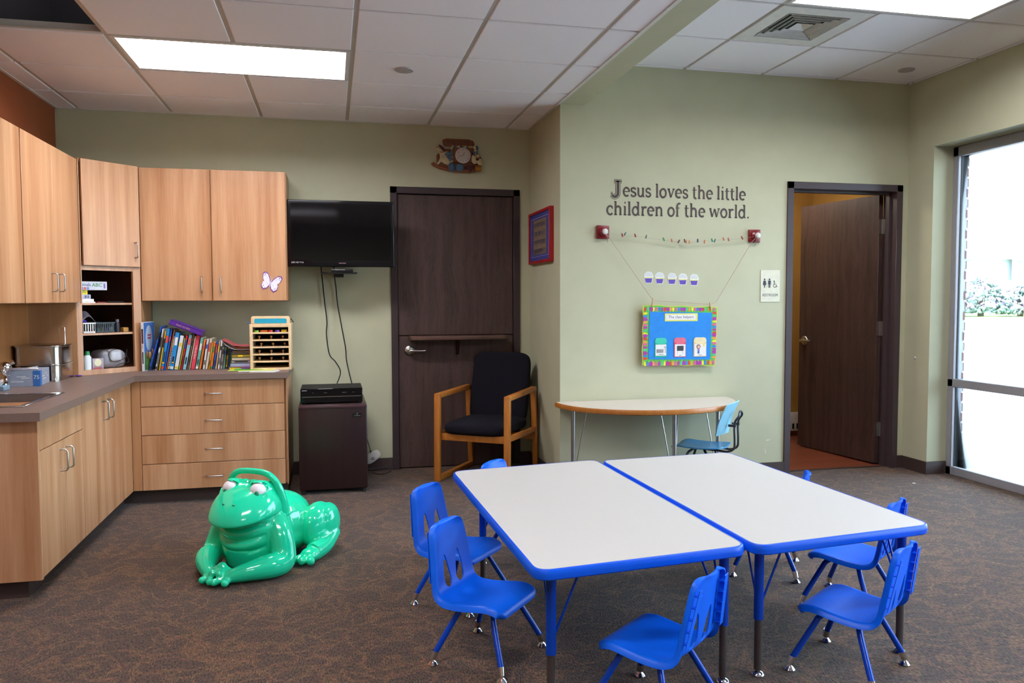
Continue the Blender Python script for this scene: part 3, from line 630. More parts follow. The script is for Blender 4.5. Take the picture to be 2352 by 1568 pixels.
m = M(); m.lathe([(0, 0), (.018, .0), (.018, .006), (0, .006)], Matrix.Translation((-1.585, 5.08, .846)) @ Matrix.Rotation(PI/2, 4, 'Y'), 20); tag(m.done('bottle_cap', WHITE), 'small white round cap between the grey box and the steel bin', 'cap')

CM = CM @ Matrix.Translation((-.032, 0, 0))
# ---- things in the open corner shelves (local frame: x along the diagonal face, y into the cabinet)
def shelfthing(name, lab, cat, x, y, z): 
    p = CM @ Vector((x, y, z)); return thing(name, lab, cat, p)
SZ1, SZ2, SZ3 = 1.2955, 1.1005, .8605
def flat(name, lab, col, x0, x1, y0, y1, z0, z1, cat='box', extra=None, grp=None):
    p = CM @ Vector(((x0+x1)/2, y0, z0)); t = thing(name, lab, cat, p, 0, grp)
    m = M(); m.box(x0, y0, z0, x1, y1, z1, bev=.001, mat=CM); m.done('box_body', pm('card_'+col, col), t)
    if extra: extra(t)
    return t
CT = CM @ Matrix(((1, 0, 0, 0), (0, 0, -1, 0), (0, 1, 0, 0), (0, 0, 0, 1)))   # text on the diagonal face
def TX(x, y, z): return CM @ Matrix(((1, 0, 0, x), (0, 0, 1, y), (0, 1, 0, z), (0, 0, 0, 1))) if False else CM @ FR(x, y, z)
flat('booklet', 'white booklet at the bottom of the pile on the top open shelf', '#dfe2e4', .045, .16, .07, .26, SZ1, SZ1+.008, 'booklet')
flat('booklet', 'pale white book second from the bottom on the top open shelf', '#ebe9e6', .04, .15, .07, .25, SZ1+.0085, SZ1+.026, 'booklet')
def ex(t):
    m = M(); m.box(.036, .0692, SZ1+.030, .075, .0698, SZ1+.052, mat=CM); m.done('side_label', pm('violet_card', '#7a62b8'), t)
    m = M(); [m.box(.085+.006*k, .0692, SZ1+.031, .085+.006*k+(.004 if k % 3 else .002), .0698, SZ1+.050, mat=CM) for k in range(6)]; m.done('bar_marks', pm('dark_ink', '#3a3a48'), t)
flat('card_box', 'lavender and blue card box under the yellow box on the top open shelf', '#b9bfd8', .035, .13, .07, .22, SZ1+.0265, SZ1+.0545, 'box', ex)
def ex(t):
    m = M(); m.box(.05, .0692, SZ1+.066, .10, .0698, SZ1+.070, mat=CM); m.box(.045, .0692, SZ1+.074, .09, .0698, SZ1+.077, mat=CM); m.done('printing', pm('olive_ink', '#8a8a20'), t)
flat('card_box', 'small yellow box in the pile on the top open shelf', '#e0d414', .035, .11, .07, .2, SZ1+.055, SZ1+.083, 'box', ex)
def ex(t):
    z = SZ1+.110
    m = M(); m.text('Animals', .030, TX(.082, .0595, z+.008), sx=.95); m.done('lettering', pm('navy_ink', '#2a3f78'), t)
    m = M(); m.text('ABC', .034, TX(.168, .0595, z+.006), sx=1.05); m.done('lettering', pm('green_ink', '#2f7a44'), t)
    for k, c in enumerate(('#c2a24a', '#7a6aa8', '#c05a3a', '#6a7ac0')):
        m = M(); m.box(.042+.019*k, .0592, z-.024, .058+.019*k, .0598, z-.008, mat=CM); m.done('picture_square', pm('sq'+c, c), t)
    m = M(); m.box(.212, .0592, z-.015, .222, .0598, z+.016, mat=CM); m.done('picture_strip', pm('violet_card', '#7a62b8'), t)
flat('game_box', 'white animals ABC game box on top of the pile in the open corner shelf', '#c4c8d0', .035, .235, .06, .24, SZ1+.0835, SZ1+.139, 'box', ex)
m = M(); m.box(.19, .10, SZ1, .35, .16, SZ1+.008, bev=.001, mat=CM); tag(m.done('red_folder', pm('dark_red', '#7a1016')), 'thin dark red folder lying on the top open shelf', 'folder')
m = M(); m.tube([CM @ Vector((.25, .09, SZ1+.006)), CM @ Vector((.36, .085, SZ1+.006))], [.006, .006], 8); tag(m.done('marker', BLK), 'dark marker pen lying at the right of the top open shelf', 'marker')
def crate(x0, x1, y0, y1, z0, z1, mat, root, slots=5, open_=True):
    m = M(); w = .003
    m.box(x0, y0, z0, x1, y1, z0+w, mat=CM); m.box(x0-.003, y0-.003, z1-.008, x1+.003, y0+w, z1, mat=CM); m.box(x0-.003, y1-w, z1-.008, x1+.003, y1+.003, z1, mat=CM); m.box(x0-.003, y0, z1-.008, x0+w, y1, z1, mat=CM); m.box(x1-w, y0, z1-.008, x1+.003, y1, z1, mat=CM)
    m.box(x0, y0, z0, x1, y0+w, z0+.012, mat=CM); m.box(x0, y1-w, z0, x1, y1, z0+.012, mat=CM); m.box(x0, y0, z0, x0+w, y1, z0+.012, mat=CM); m.box(x1-w, y0, z0, x1, y1, z0+.012, mat=CM)
    for k in range(slots+1):
        u = x0+(x1-x0)*k/slots; m.box(max(x0, u-.003), y0, z0, min(x1, u+.003), y0+w, z1, mat=CM)
        v = y0+(y1-y0)*k/slots; m.box(x0, max(y0, v-.003), z0, x0+w, min(y1, v+.003), z1, mat=CM); m.box(x1-w, max(y0, v-.003), z0, x1, min(y1, v+.003), z1, mat=CM)
    return m.done('basket_shell', mat, root)
t = shelfthing('basket', 'orange plastic basket at the left end of the middle open shelf', 'basket', .045, .06, SZ2); crate(.032, .062, .06, .18, SZ2, SZ2+.065, pm('orange_plastic', '#cf7a48'), t, 2)
t = shelfthing('basket', 'white slotted plastic basket on the middle open shelf', 'basket', .11, .06, SZ2); crate(.070, .148, .06, .2, SZ2, SZ2+.068, WHITE, t, 5)
m = M(); P = [[CM @ Vector((.08+.09*i/6, .09+.05*j/3, SZ2+.072+.035*math.sin(i*.55)+.012*j)) for j in range(4)] for i in range(7)]; m.grid(P); o = m.done('paper_sheet', pm('grey_paper', '#9a979e')); tag(o, 'grey crumpled paper sticking up from the white basket', 'paper'); o.modifiers.new('s', 'SOLIDIFY').thickness = .001
m = M(); m.tube([CM @ Vector((.04, .1, SZ2+.088)), CM @ Vector((.08, .11, SZ2+.083)), CM @ Vector((.12, .12, SZ2+.075))], .008, 8); tag(m.done('purple_scissors', pm('violet_plastic', '#4a2fb0')), 'purple plastic scissor handle lying on the white basket', 'scissors')
t = shelfthing('basket', 'black wire basket in the middle of the middle open shelf', 'basket', .22, .06, SZ2); crate(.160, .285, .07, .22, SZ2, SZ2+.068, BLK, t, 10)
for k, c in enumerate(('#4a7a6a', '#b8a040', '#5a5ab0', '#a8a8b8')):
    m = M(); m.box(.17+.028*k, .08, SZ2+.004, .19+.028*k, .1, SZ2+.03+.006*(k % 2), bev=.002, mat=CM); tag(m.done('crayon_box', pm('cb'+c, c)), '%s little box inside the black wire basket' % ('teal', 'yellow', 'blue', 'pale grey')[k], 'box', 'small boxes in the black basket')
t = shelfthing('glue_bottle', 'dark cylindrical bottle with grey cap right of the black basket', 'bottle', .305, .07, SZ2)
m = M(); m.lathe([(.016, 0), (.016, .055), (.01, .065), (0, .066)], CM @ Matrix.Translation((.312, .085, SZ2)), 16); m.done('bottle_body', pm('dark_plastic', '#1c1c28'), t)
m = M(); m.lathe([(.0115, .066), (.0115, .085), (0, .086)], CM @ Matrix.Translation((.312, .085, SZ2)), 16); m.done('cap', pm('grey_cap', '#60606e'), t)
m = M(); m.box(.335, .05, SZ2, .372, .09, SZ2+.03, bev=.003, mat=CM); tag(m.done('tape_packet', pm('amber_pack', '#a8823c')), 'small amber and white packet at the right end of the middle open shelf', 'packet')
def bottle(lab, x, y, capc, h, r, body='#d3dcdc', grp='bottles on the bottom open shelf'):
    t = shelfthing('squeeze_bottle', lab, 'bottle', x, y, SZ3); t['group'] = grp
    T_ = CM @ Matrix.Translation((x, y, SZ3))
    m = M(); m.lathe([(r, 0), (r, h*.68), (r*.55, h*.8), (r*.5, h*.82)], T_, 20); m.done('bottle_body', pm('bottle_'+body, body, rough=.3), t)
    m = M(); m.lathe([(r*.62, h*.8), (r*.5, h), (0, h)], T_, 16); m.done('cap', pm('cap_'+capc, capc, rough=.35), t)
bottle('white squeeze bottle with green cap on the bottom open shelf', .085, .055, '#138a45', .125, .024)
bottle('white bottle with orange-red cap at the left of the bottom open shelf', .055, .10, '#c8472a', .13, .022)
bottle('white bottle with white cap behind the clear tub', .125, .12, '#dedede', .12, .022)
t = shelfthing('plastic_tub', 'clear plastic tub with a round cream label on the bottom open shelf', 'tub', .15, .07, SZ3)
m = M(); m.box(.115, .045, SZ3, .19, .10, SZ3+.075, bev=.006, seg=2, mat=CM); m.done('tub_body', pm('cloudy_plastic', '#a89ca4', rough=.2), t)
m = M(); m.lathe([(0, 0), (.024, 0), (.024, .002), (0, .003)], CM @ Matrix.Translation((.148, .0445, SZ3+.048)) @ Matrix.Rotation(PI/2, 4, 'X'), 20); m.done('round_label', pm('cream_label', '#d8d6ae'), t)
m = M(); m.box(.12, .0435, SZ3+.004, .175, .0448, SZ3+.018, mat=CM); m.done('red_label', pm('red_label', '#a84a50'), t)
# grey CD player with cable
t = shelfthing('cd_player', 'grey portable stereo with a coiled black cable on the bottom open shelf', 'stereo', .28, .13, SZ3)
m = M(); m.superell(CM @ Vector((.285, .16, SZ3+.062)), (.088, .085, .062), .5, .4, rot=CM.to_3x3()); m.done('casing', pm('mid_grey_plastic', '#8d8d93', rough=.35), t)
m = M(); m.superell(CM @ Vector((.285, .115, SZ3+.085)), (.045, .058, .042), .35, .35, rot=CM.to_3x3()); m.done('cd_lid', pm('pale_grey_plastic', '#b7b7bb', rough=.3), t)
m = M(); m.tube(smooth_path([CM @ Vector(p) for p in [(.36, .06, SZ3+.125), (.34, .05, SZ3+.07), (.27, .04, SZ3+.045), (.235, .045, SZ3+.06), (.225, .05, SZ3+.10), (.26, .05, SZ3+.125), (.31, .05, SZ3+.122), (.345, .05, SZ3+.09), (.36, .045, SZ3+.04), (.30, .04, SZ3+.03), (.24, .035, SZ3+.004)]], 5), .0022, 8); m.done('cable', BLK, t)
# ------------------------------------------------------------------ preschool tables
def offset_poly(P, d):
    n = len(P); out = []
    for i in range(n):
        a, b, c = Vector(P[i-1]), Vector(P[i]), Vector(P[(i+1) % n])
        e1 = (b-a).normalized(); e2 = (c-b).normalized(); n1 = Vector((-e1.y, e1.x)); n2 = Vector((-e2.y, e2.x))
        k = (n1+n2); k = k/(k.dot(n1)); out.append(b+k*d)
    return out
def round_poly(P, r, n=7):
    out = []; N = len(P)
    for i in range(N):
        a, b, c = Vector(P[i-1]), Vector(P[i]), Vector(P[(i+1) % N]); u = (a-b).normalized(); v = (c-b).normalized()
        t0, t1 = b+u*r, b+v*r
        for k in range(n+1):
            t = k/n; out.append(((1-t)**2*t0+2*t*(1-t)*b+t*t*t1).to_tuple())
    return out
def rim(m, P, zt, th, bulge=.004):
    """rounded edge moulding swept round polygon P (ccw)"""
    prof = [(-.004, zt+.0006), (0.001, zt+.0004), (.0045, zt-.004), (.006, zt-th*.5), (.0045, zt-th+.004), (0.0, zt-th)]
    n = len(P); R = []
    for i in range(n):
        a, b, c = Vector(P[i-1]), Vector(P[i]), Vector(P[(i+1) % n]); d = ((b-a).normalized()+(c-b).normalized()).normalized(); nn_ = Vector((d.y, -d.x))
        R.append([(b.x+nn_.x*o, b.y+nn_.y*o, z) for o, z in prof])
    m.grid(R, closed_u=True)
def activity_table(label, quad, legs, zt=.51):
    cx_ = sum(q[0] for q in quad)/4; cy_ = sum(q[1] for q in quad)/4
    t = thing('activity_table', label, 'table', (cx_, cy_, 0), 0, 'pair of blue-edged tables pushed together')
    P = round_poly(offset_poly(quad, .006), .055); th = .034
    m = M(); m.prism(offset_poly(P, .003), zt-th, zt); m.done('tabletop', TABTOP, t)
    m = M(); rim(m, P, zt, th); m.done('edge_moulding', BLUERIM, t)
    cen = Vector((cx_, cy_, 0))
    m = M(); Q = offset_poly(quad, .09)
    for i in range(4): m.bar((*Q[i], zt-th-.012), (*Q[(i+1) % 4], zt-th-.012), .02, .024)
    m.done('apron', BLUEM, t)
    for (x, y) in legs:
        m = M(); m.tube([(x, y, zt-th-.001), (x, y, .20)], .0165, 16)
        d = (cen-Vector((x, y, 0))); sx_ = .10 if d.x > 0 else -.10; sy_ = .10 if d.y > 0 else -.10
        m.tube([(x+sx_, y, zt-th-.002), (x+sx_*.12, y, .26)], .0042, 8); m.tube([(x, y+sy_, zt-th-.002), (x, y+sy_*.12, .26)], .0042, 8)
        lg = m.done('leg', BLUEM, t)
        m = M(); m.tube([(x, y, .20), (x, y, .02)], .0135, 14); m.done('leg_insert', GALV, lg)
        m = M(); m.lathe([(.02, 0), (.022, .003), (.016, .012), (.008, .016), (.007, .024)], Matrix.Translation((x, y, .0)), 18); m.done('glide', CHROME, lg)
    return t
Q1 = [(.572, 2.199), (1.312, 2.277), (1.277, 3.709), (.532, 3.614)]
Q2 = [(1.326, 2.262), (2.07, 2.344), (2.014, 3.729), (1.292, 3.683)]
activity_table('white-topped table with blue edge, the left one of the pushed-together pair', Q1, [(.655, 2.325), (1.288, 2.404), (1.19, 3.55), (.665, 3.52)])
activity_table('white-topped table with blue edge, the right one of the pushed-together pair, nearer the window', Q2, [(1.431, 2.422), (2.035, 2.463), (1.93, 3.60), (1.40, 3.57)])

# ------------------------------------------------------------------ small blue stacking chair (faces +X, origin between its feet)
def kid_chair(label, loc, rz):
    t = thing('stacking_chair', label, 'chair', loc, rz, 'small blue chairs round the tables')
    # centre-line profile: (x, z, half width)
    prof = [(.131, .203, .118), (.129, .216, .134), (.120, .228, .144), (.095, .234, .149), (.05, .231, .151), (0, .224, .151), (-.05, .219, .149), (-.095, .219, .147), (-.125, .227, .143),
            (-.144, .248, .138), (-.155, .285, .132), (-.163, .33, .126), (-.171, .38, .119), (-.178, .42, .114), (-.184, .452, .107), (-.187, .469, .094), (-.1885, .478, .070), (-.189, .481, .045)]
    pts = smooth_path([(p[0], p[1], p[2]) for p in prof], 6); n = len(pts); K = 44
    def nrm(i):
        a = pts[max(0, i-1)]; b = pts[min(n-1, i+1)]; dx, dz = b.x-a.x, b.y-a.y; l = math.hypot(dx, dz) or 1; return (dz/l, -dx/l) if True else 0   # toward seat top / chair front
    s_ = [0]
    for i in range(1, n): s_.append(s_[-1]+math.hypot(pts[i].x-pts[i-1].x, pts[i].y-pts[i-1].y))
    bm = bmesh.new(); V = []
    for i, p in enumerate(pts):
        nx, nz = nrm(i); row = []
        if nx*1 < 0 and nz < 0: nx, nz = -nx, -nz
        back = max(0, min(1, (p.y-.25)/.06)) if p.x < 0 else 0; front = max(0, min(1, (p.x-.07)/.05))
        for j in range(K+1):
            v = -1+2*j/K; w = p.z
            y = w*math.copysign(abs(v)**.9, v)
            dish = (.010*(1-back)*(1-front)+.014*back)*(v*v)
            lip = .020*max(0, (abs(v)-.93)/.07, (i-(n-10))/9*.8)**1.3
            o = dish-lip
            row.append(bm.verts.new((p.x+(-nx if False else nx)*o, y, p.y+nz*o)))
        V.append(row)
    hole = set()
    zlo, zhi = .246, .372
    def tear(y, z):    # three slots: a wide one each side of a narrow centre rib
        if not (zlo < z < zhi): return False
        u = (z-zlo)/(zhi-zlo)
        c = .040+.006*u; hwid = .027*math.sqrt(max(0, min(1, u*6)))*(1-u)**.7+.003
        return abs(abs(y)-c) < hwid
    for i in range(n-1):
        for j in range(K):
            c = (V[i][j].co+V[i+1][j+1].co)/2
            if c.x < -.135 and tear(c.y, c.z): continue
            bm.faces.new((V[i][j], V[i+1][j], V[i+1][j+1], V[i][j+1]))
    bmesh.ops.delete(bm, geom=[v for v in bm.verts if not v.link_faces], context='VERTS')
    # smooth the slot outlines
    outer = set(V[0]) | set(V[-1]) | {r[0] for r in V} | {r[-1] for r in V}
    inner = [v for v in bm.verts if v.is_boundary and v not in outer]
    for _ in range(6):
        new = {}
        for v in inner:
            nb = [e.other_vert(v) for e in v.link_edges if e.is_boundary]
            if len(nb) == 2: new[v] = v.co*.4+(nb[0].co+nb[1].co)*.3
        for v, c in new.items(): v.co = c
    bmesh.ops.recalc_face_normals(bm, faces=bm.faces[:])
    m = M(); m.add(bm); o = m.done('seat_shell', BLUE, t, world=False, angle=60)
    md = o.modifiers.new('thick', 'SOLIDIFY'); md.thickness = .0055; md.offset = 0
    # rear stiffening rib with gussets
    m = M()
    for s in (-1, 1):
        for k in range(5):
            z = .29+.036*k; x = -.156-(z-.29)*.20; w = .131-(z-.285)*.17; m.box(x-.015, s*(w-.030), z, x+.004, s*(w-.009), z+.0025)
    for s in (-1, 1): m.bar((-.171, s*.119, .280), (-.201, s*.090, .455), .022, .003, up=(1, 0, .15))
    m.done('back_gussets', BLUE, t, world=False)
    m = M(); m.box(-.085, -.09, .2035, .085, .09, .2085, bev=.002); m.done('seat_bracket', BLUEM, t, world=False)
    for sx_, sy_ in ((1, -1), (1, 1), (-1, -1), (-1, 1)):
        ex_, ey_ = sx_*.141, sy_*.159
        P = smooth_path([(sx_*.035, sy_*.02, .2), (sx_*.052, sy_*.06, .200), (sx_*.068, sy_*.088, .190), (sx_*.082, sy_*.106, .160), (ex_-sx_*.008, ey_-sy_*.008, .048), (ex_-sx_*.004, ey_-sy_*.004, .035)], 6)
        m = M(); m.tube(P, .0105, 12); lg = m.done('leg', BLUEM, t, world=False)
        m = M(); m.lathe([(.017, 0), (.0185, .003), (.012, .012), (.008, .018), (.008, .025)], Matrix.Translation((ex_, ey_, 0)), 18); m.tube([(ex_, ey_, .022), (ex_-sx_*.004, ey_-sy_*.004, .037), (ex_-sx_*.007, ey_-sy_*.007, .050)], [.0115, .0125, .0125], 14); m.done('glide', CHROME, lg, world=False)
    return t
R_ = math.radians
ch = kid_chair('small blue plastic chair at the near left corner of the tables, nearest the frog', (.547, 2.786, 0), R_(-40.8))
chairs = [
 ((.54, 3.363, 0), -41.5, 'small blue plastic chair left of the tables, partly behind another blue chair'),
 ((.93, 3.80, 0), -45, 'small blue chair mostly hidden behind the far left table corner, in front of the armchair'),
 ((.991, 2.299, 0), 128.4, 'small blue plastic chair at the near end of the tables, cut by the bottom edge'),
 ((1.772, 2.401, 0), 123.5, 'small blue plastic chair at the near right table corner'),
 ((2.147, 2.911, 0), 125.4, 'small blue chair on the window side, half under the right table'),
 ((2.04, 3.40, 0), 148, 'small blue chair beyond the right table, only its back tip showing'),
]
for loc, a, lab in chairs: dup(ch, loc, R_(a), lab)

# ------------------------------------------------------------------ armchair
t = thing('armchair', 'oak armchair with black upholstered seat and back beside the dutch door', 'armchair', (1.12, 5.70, 0), R_(236-360))
# local: +X forward, +Y its left side
w2, dF, dB = .27, .30, -.30
def arm_side(s):
    m = M(); y = s*w2; b = .006
    m.bar((dF, y, 0), (dF-.01, y, .62), .045, .036, up=(1, 0, 0), bev=b)
    m.bar((dB, y, 0), (dB+.055, y, .635), .042, .034, up=(1, 0, 0), bev=b)
    m.bar((dF+.006, y, .62), (dB+.04, y, .635), .046, .034, bev=b)
    m.bar((dF+.015, y, .02), (dB-.015, y, .02), .042, .036, bev=b)
    m.bar((dF-.01, y, .335), (dB+.04, y, .325), .034, .04, bev=b)
    return m.done('arm_frame', OAKO, t, world=False)
arm_side(1); arm_side(-1)
m = M(); m.bar((dF-.03, -w2, .325), (dF-.03, w2, .325), .022, .05, bev=.003); m.bar((dB+.05, -w2, .27), (dB+.05, w2, .27), .022, .045, bev=.003); m.done('seat_rail', OAKO, t, world=False)
m = M(); m.superell((.03, 0, .385), (.285, .245, .055), .6, .35); o = m.done('seat_cushion', FABRIC, t, world=False, angle=80)
m = M(); bk = Matrix.Rotation(R_(-13), 3, 'Y'); m.superell((-.245, 0, .635), (.045, .235, .275), .3, .55, rot=bk); m.done('back_cushion', FABRIC, t, world=False, angle=80)

# ------------------------------------------------------------------ half-round table against the green wall
t = thing('half_round_table', 'cream half-round table with oak edge against the green wall', 'table', (2.15, 5.0, 0))
zt = .60; cxh, cyh, rx, ry = 2.15, 5.222, .645, .56
n = 40; arc = [(cxh-rx*math.cos(PI*i/n), cyh-ry*math.sin(PI*i/n)**.92) for i in range(n+1)]
P = arc
m = M(); m.prism(P[::-1] if False else P, zt-.028, zt); o = m.done('tabletop', pm('cream_laminate', '#cdc3b4', rough=.45, var=.02), t, smooth=False)
m = M()
for i in range(n+1): pass
R = []
for i, p in enumerate(P):
    a = Vector(P[max(0, i-1)]); b = Vector(P[min(n, i+1)]); d = (b-a).normalized(); nx, ny = d.y*-1*-1, -d.x
    R.append([(p[0]+nx*o_*1, p[1]+ny*o_, z) for o_, z in ((-.001, zt+.0008), (.004, zt), (.009, zt-.012), (.006, zt-.03), (-.002, zt-.034))])
m.grid(R); m.done('edge_band', OAKO, t)
for (x, y) in ((1.60, 5.12), (2.66, 5.08), (2.21, 4.82)):
    m = M(); m.tube([(x, y, zt-.034), (x, y, .02)], .014, 14)
    m.tube([(x-.10*(1 if x > 2 else -1), y, zt-.034), (x-.012*(1 if x > 2 else -1), y, .12)], .004, 8)
    if 2 < x < 2.5: m.tube([(x+.05, y+.05, zt-.034), (x+.005, y+.01, .12)], .004, 8)
    lg = m.done('leg', NICKEL, t)
    m = M(); m.lathe([(.018, 0), (.02, .004), (.012, .014), (.012, .022)], Matrix.Translation((x, y, 0)), 16); m.done('glide', CHROME, lg)

# light blue school chair
t = thing('school_chair', 'light blue plastic school chair on a grey tube frame at the half-round table', 'chair', (2.465, 4.94, 0), R_(138))
# local +X forward; seat z .31
m = M(); P = []
for i in range(15):
    u = i/14; x = .175-.35*u; row = []
    for j in range(17):
        v = -1+j/8; wv = .145*(1-.25*max(0, (u-.75)/.25)**2-.15*max(0, (.12-u)/.12)**2)
        z = .315+.010*v*v-.012*math.sin(PI*u)-.02*max(0, (.15-u)/.15)**2+.028*max(0, (u-.8)/.2)**2*0
        row.append((x, wv*math.copysign(abs(v)**.92, v), z))
    P.append(row)
m.grid(P); o = m.done('seat', MBLUE, t, world=False, angle=70); o.modifiers.new('s', 'SOLIDIFY').thickness = .008
m = M(); P = []
for i in range(13):
    u = i/12; z = .40+.215*u; row = []
    for j in range(17):
        v = -1+j/8; wv = .155*(1-.22*(1-u)**2-.10*u**3)
        row.append((-.175-.065*u+.050*v*v*(1-.3*u)+.01*math.sin(PI*u), wv*v, z+.012*(1-v*v)))
    P.append(row)
m.grid(P); o = m.done('backrest', LBLUE, t, world=False, angle=70); o.modifiers.new('s', 'SOLIDIFY').thickness = .008
m = M()
for s in (-1, 1):
    m.tube(smooth_path([(.11, s*.05, .295), (-.12, s*.05, .29), (-.19, s*.05, .288), (-.232, s*.05, .31), (-.238, s*.05, .36), (-.236, s*.05, .48), (-.262, s*.046, .53), (-.262, s*.02, .555), (-.262, 0, .558)], 5), .0075, 10)
m.done('back_frame', GUN, t, world=False)
for s in (-1, 1):
    m = M(); m.bar((-.245, s*.05, .465), (-.195, s*.05, .465), .012, .016); m.done('bracket', GUN, t, world=False)
for sx_ in (1, -1):
    for sy_ in (1, -1):
        m = M(); m.tube(smooth_path([(sx_*.03, sy_*.045, .292), (sx_*.05, sy_*.085, .28), (sx_*.075, sy_*.11, .24), (sx_*.15, sy_*.155, .02)], 5), .0085, 10); lg = m.done('leg', GUN, t, world=False)
        m = M(); m.lathe([(.016, 0), (.017, .004), (.010, .014), (.009, .022)], Matrix.Translation((sx_*.152, sy_*.156, 0)), 14); m.done('glide', CHROME, lg, world=False)

# ------------------------------------------------------------------ mini fridge with video player
t = thing('mini_fridge', 'dark walnut mini fridge standing between the drawers and the dutch door', 'refrigerator', (-.02, 5.65, 0))
m = M(); m.box(-.222, 5.45, .015, .217, 5.96, .585, bev=.004); m.done('cabinet', BLKM if False else WALNUT, t)
m = M(); m.box(-.226, 5.445, .586, .222, 5.965, .606, bev=.005, seg=2); m.done('top', wood('fridge_top', '#33201e', '#3f2a27', rough=.3, sc=(2, 30, 30), fine=(6, 120, 120)), t)
m = M(); m.box(-.228, 5.402, .03, .224, 5.443, .592, bev=.008, seg=3); d = m.done('door', WALNUT, t)
m = M(); m.box(-.226, 5.398, .583, .222, 5.410, .604, bev=.004, seg=2); m.done('top_rail', pm('mauve_rail', '#4a3236', rough=.25), t)
m = M(); m.box(.128, 5.3995, .520, .188, 5.4019, .548, bev=.0005); b_ = m.done('badge', BLK, d)
m = M(); m.lathe([(0, 0), (.0055, 0), (.0055, .0006), (0, .0006)], Matrix.Translation((.158, 5.3992, .540)) @ Matrix.Rotation(PI/2, 4, 'X'), 16); m.box(.138, 5.3988, .526, .179, 5.3994, .530); m.done('badge_mark', NICKEL, d)
m = M(); [m.lathe([(.012, 0), (.012, .016), (0, .016)], Matrix.Translation((x, y, 0)), 12) for x in (-.2, .2) for y in (5.47, 5.93)]; [m.box(x-.01, 5.41, 0, x+.01, 5.44, .03) for x in (-.2, .2)]; m.done('feet', BLKM, t)
t = thing('video_player', 'black video player with a silver stripe on top of the mini fridge', 'video player', (-.02, 5.6, .606))
m = M(); m.box(-.214, 5.475, .613, .196, 5.76, .712, bev=.003); m.done('casing', BLKM, t)
m = M(); m.box(-.215, 5.462, .615, .197, 5.4745, .711, bev=.003); fp = m.done('front_panel', BLKG, t)
m = M(); m.box(-.205, 5.4605, .654, .187, 5.4625, .6575); m.done('silver_stripe', CHROME, t)
m = M(); m.box(-.205, 5.4612, .697, -.172, 5.4622, .7015); m.done('brand_mark', pm('light_grey_print', '#a8a8ac'), t)
m = M(); [m.box(x, 5.4612, .681, x+w, 5.4622, .684) for x, w in ((-.14, .012), (-.06, .02), (.06, .03), (.13, .01))]; m.done('printing', pm('dim_print', '#55555a'), t)
m = M(); [m.lathe([(.012, 0), (.012, .0075), (0, .0075)], Matrix.Translation((x, y, .6058)), 12) for x in (-.19, .17) for y in (5.5, 5.72)]; m.done('feet', BLKM, t)

# ------------------------------------------------------------------ television
t = thing('television', 'black flat-screen television mounted on the olive wall beside the cabinets', 'television', (.07, 5.85, 1.78))
m = M(); m.box(-.302, 5.80, 1.548, .450, 5.845, 2.021, bev=.008, seg=3); m.done('bezel', BLKG if False else pm('tv_bezel', '#0c0c10', rough=.15, var=.02), t)
m = M(); m.box(-.276, 5.7985, 1.596, .428, 5.8005, 1.998); m.done('screen', pm('tv_screen', '#050508', rough=.06, var=.02), t, smooth=False)
m = M(); m.box(-.20, 5.845, 1.60, .36, 5.89, 1.97, bev=.01); m.box(.0, 5.89, 1.70, .15, YA-.001, 1.85); m.done('wall_mount', BLKM, t)
m = M(); m.text('LED HD TV', .0135, FR(-.238, 5.7985, 1.578), sx=1.1); m.box(-.197, 5.798, 1.574, -.192, 5.7992, 1.582); m.done('logo', pm('white_print', '#d8d8d8'), t)
m = M(); m.box(.055, 5.7978, 1.572, .105, 5.7995, 1.577); m.done('brand_badge', pm('dim_red_print', '#8a6a72', rough=.3), t)
t = thing('wall_shelf', 'small black shelf under the television', 'shelf', (.05, 5.95, 1.50))
m = M(); m.box(-.075, 5.80, 1.503, .185, 6.02, 1.510, bev=.002); m.box(.02, 5.98, 1.41+.07, .09, YA-.001, 1.503); m.done('shelf_plate', BLK, t)
t = thing('remote_control', 'black remote control lying on the small shelf under the television', 'remote control', (.08, 5.85, 1.512))
m = M(); m.box(.0, 5.815, 1.5105, .155, 5.86, 1.533, bev=.005, seg=2); m.done('remote_body', BLK, t)
m = M(); [m.box(.03+.014*k, 5.8135, 1.526, .039+.014*k, 5.8155, 1.530) for k in range(5)]; m.done('buttons', pm('grey_buttons', '#b8b8b8'), t)
for k, (P, lab) in enumerate((([(-.073, 5.98, 1.60), (-.073, 6.04, 1.547), (-.063, 6.06, 1.433), (-.050, 6.06, 1.281), (-.037, 6.055, 1.147), (-.042, 6.05, 1.052), (-.022, 6.0, .908), (.021, 5.95, .854), (.055, 5.85, .786), (.025, 5.78, .70)], 'left black cable hanging from the television to the video player'),
    ([(.018, 6.0, 1.60), (.022, 6.04, 1.50), (.032, 6.06, 1.414), (.043, 6.06, 1.28), (.069, 6.05, 1.117), (.097, 6.03, .949), (.101, 6.0, .867), (.117, 5.9, .78), (.138, 5.79, .69)], 'right black cable hanging from the television to the video player'))):
    m = M(); m.tube(smooth_path(P, 8), .0042, 8); tag(m.done('cable', BLKM), lab, 'cable', 'cables under the television')
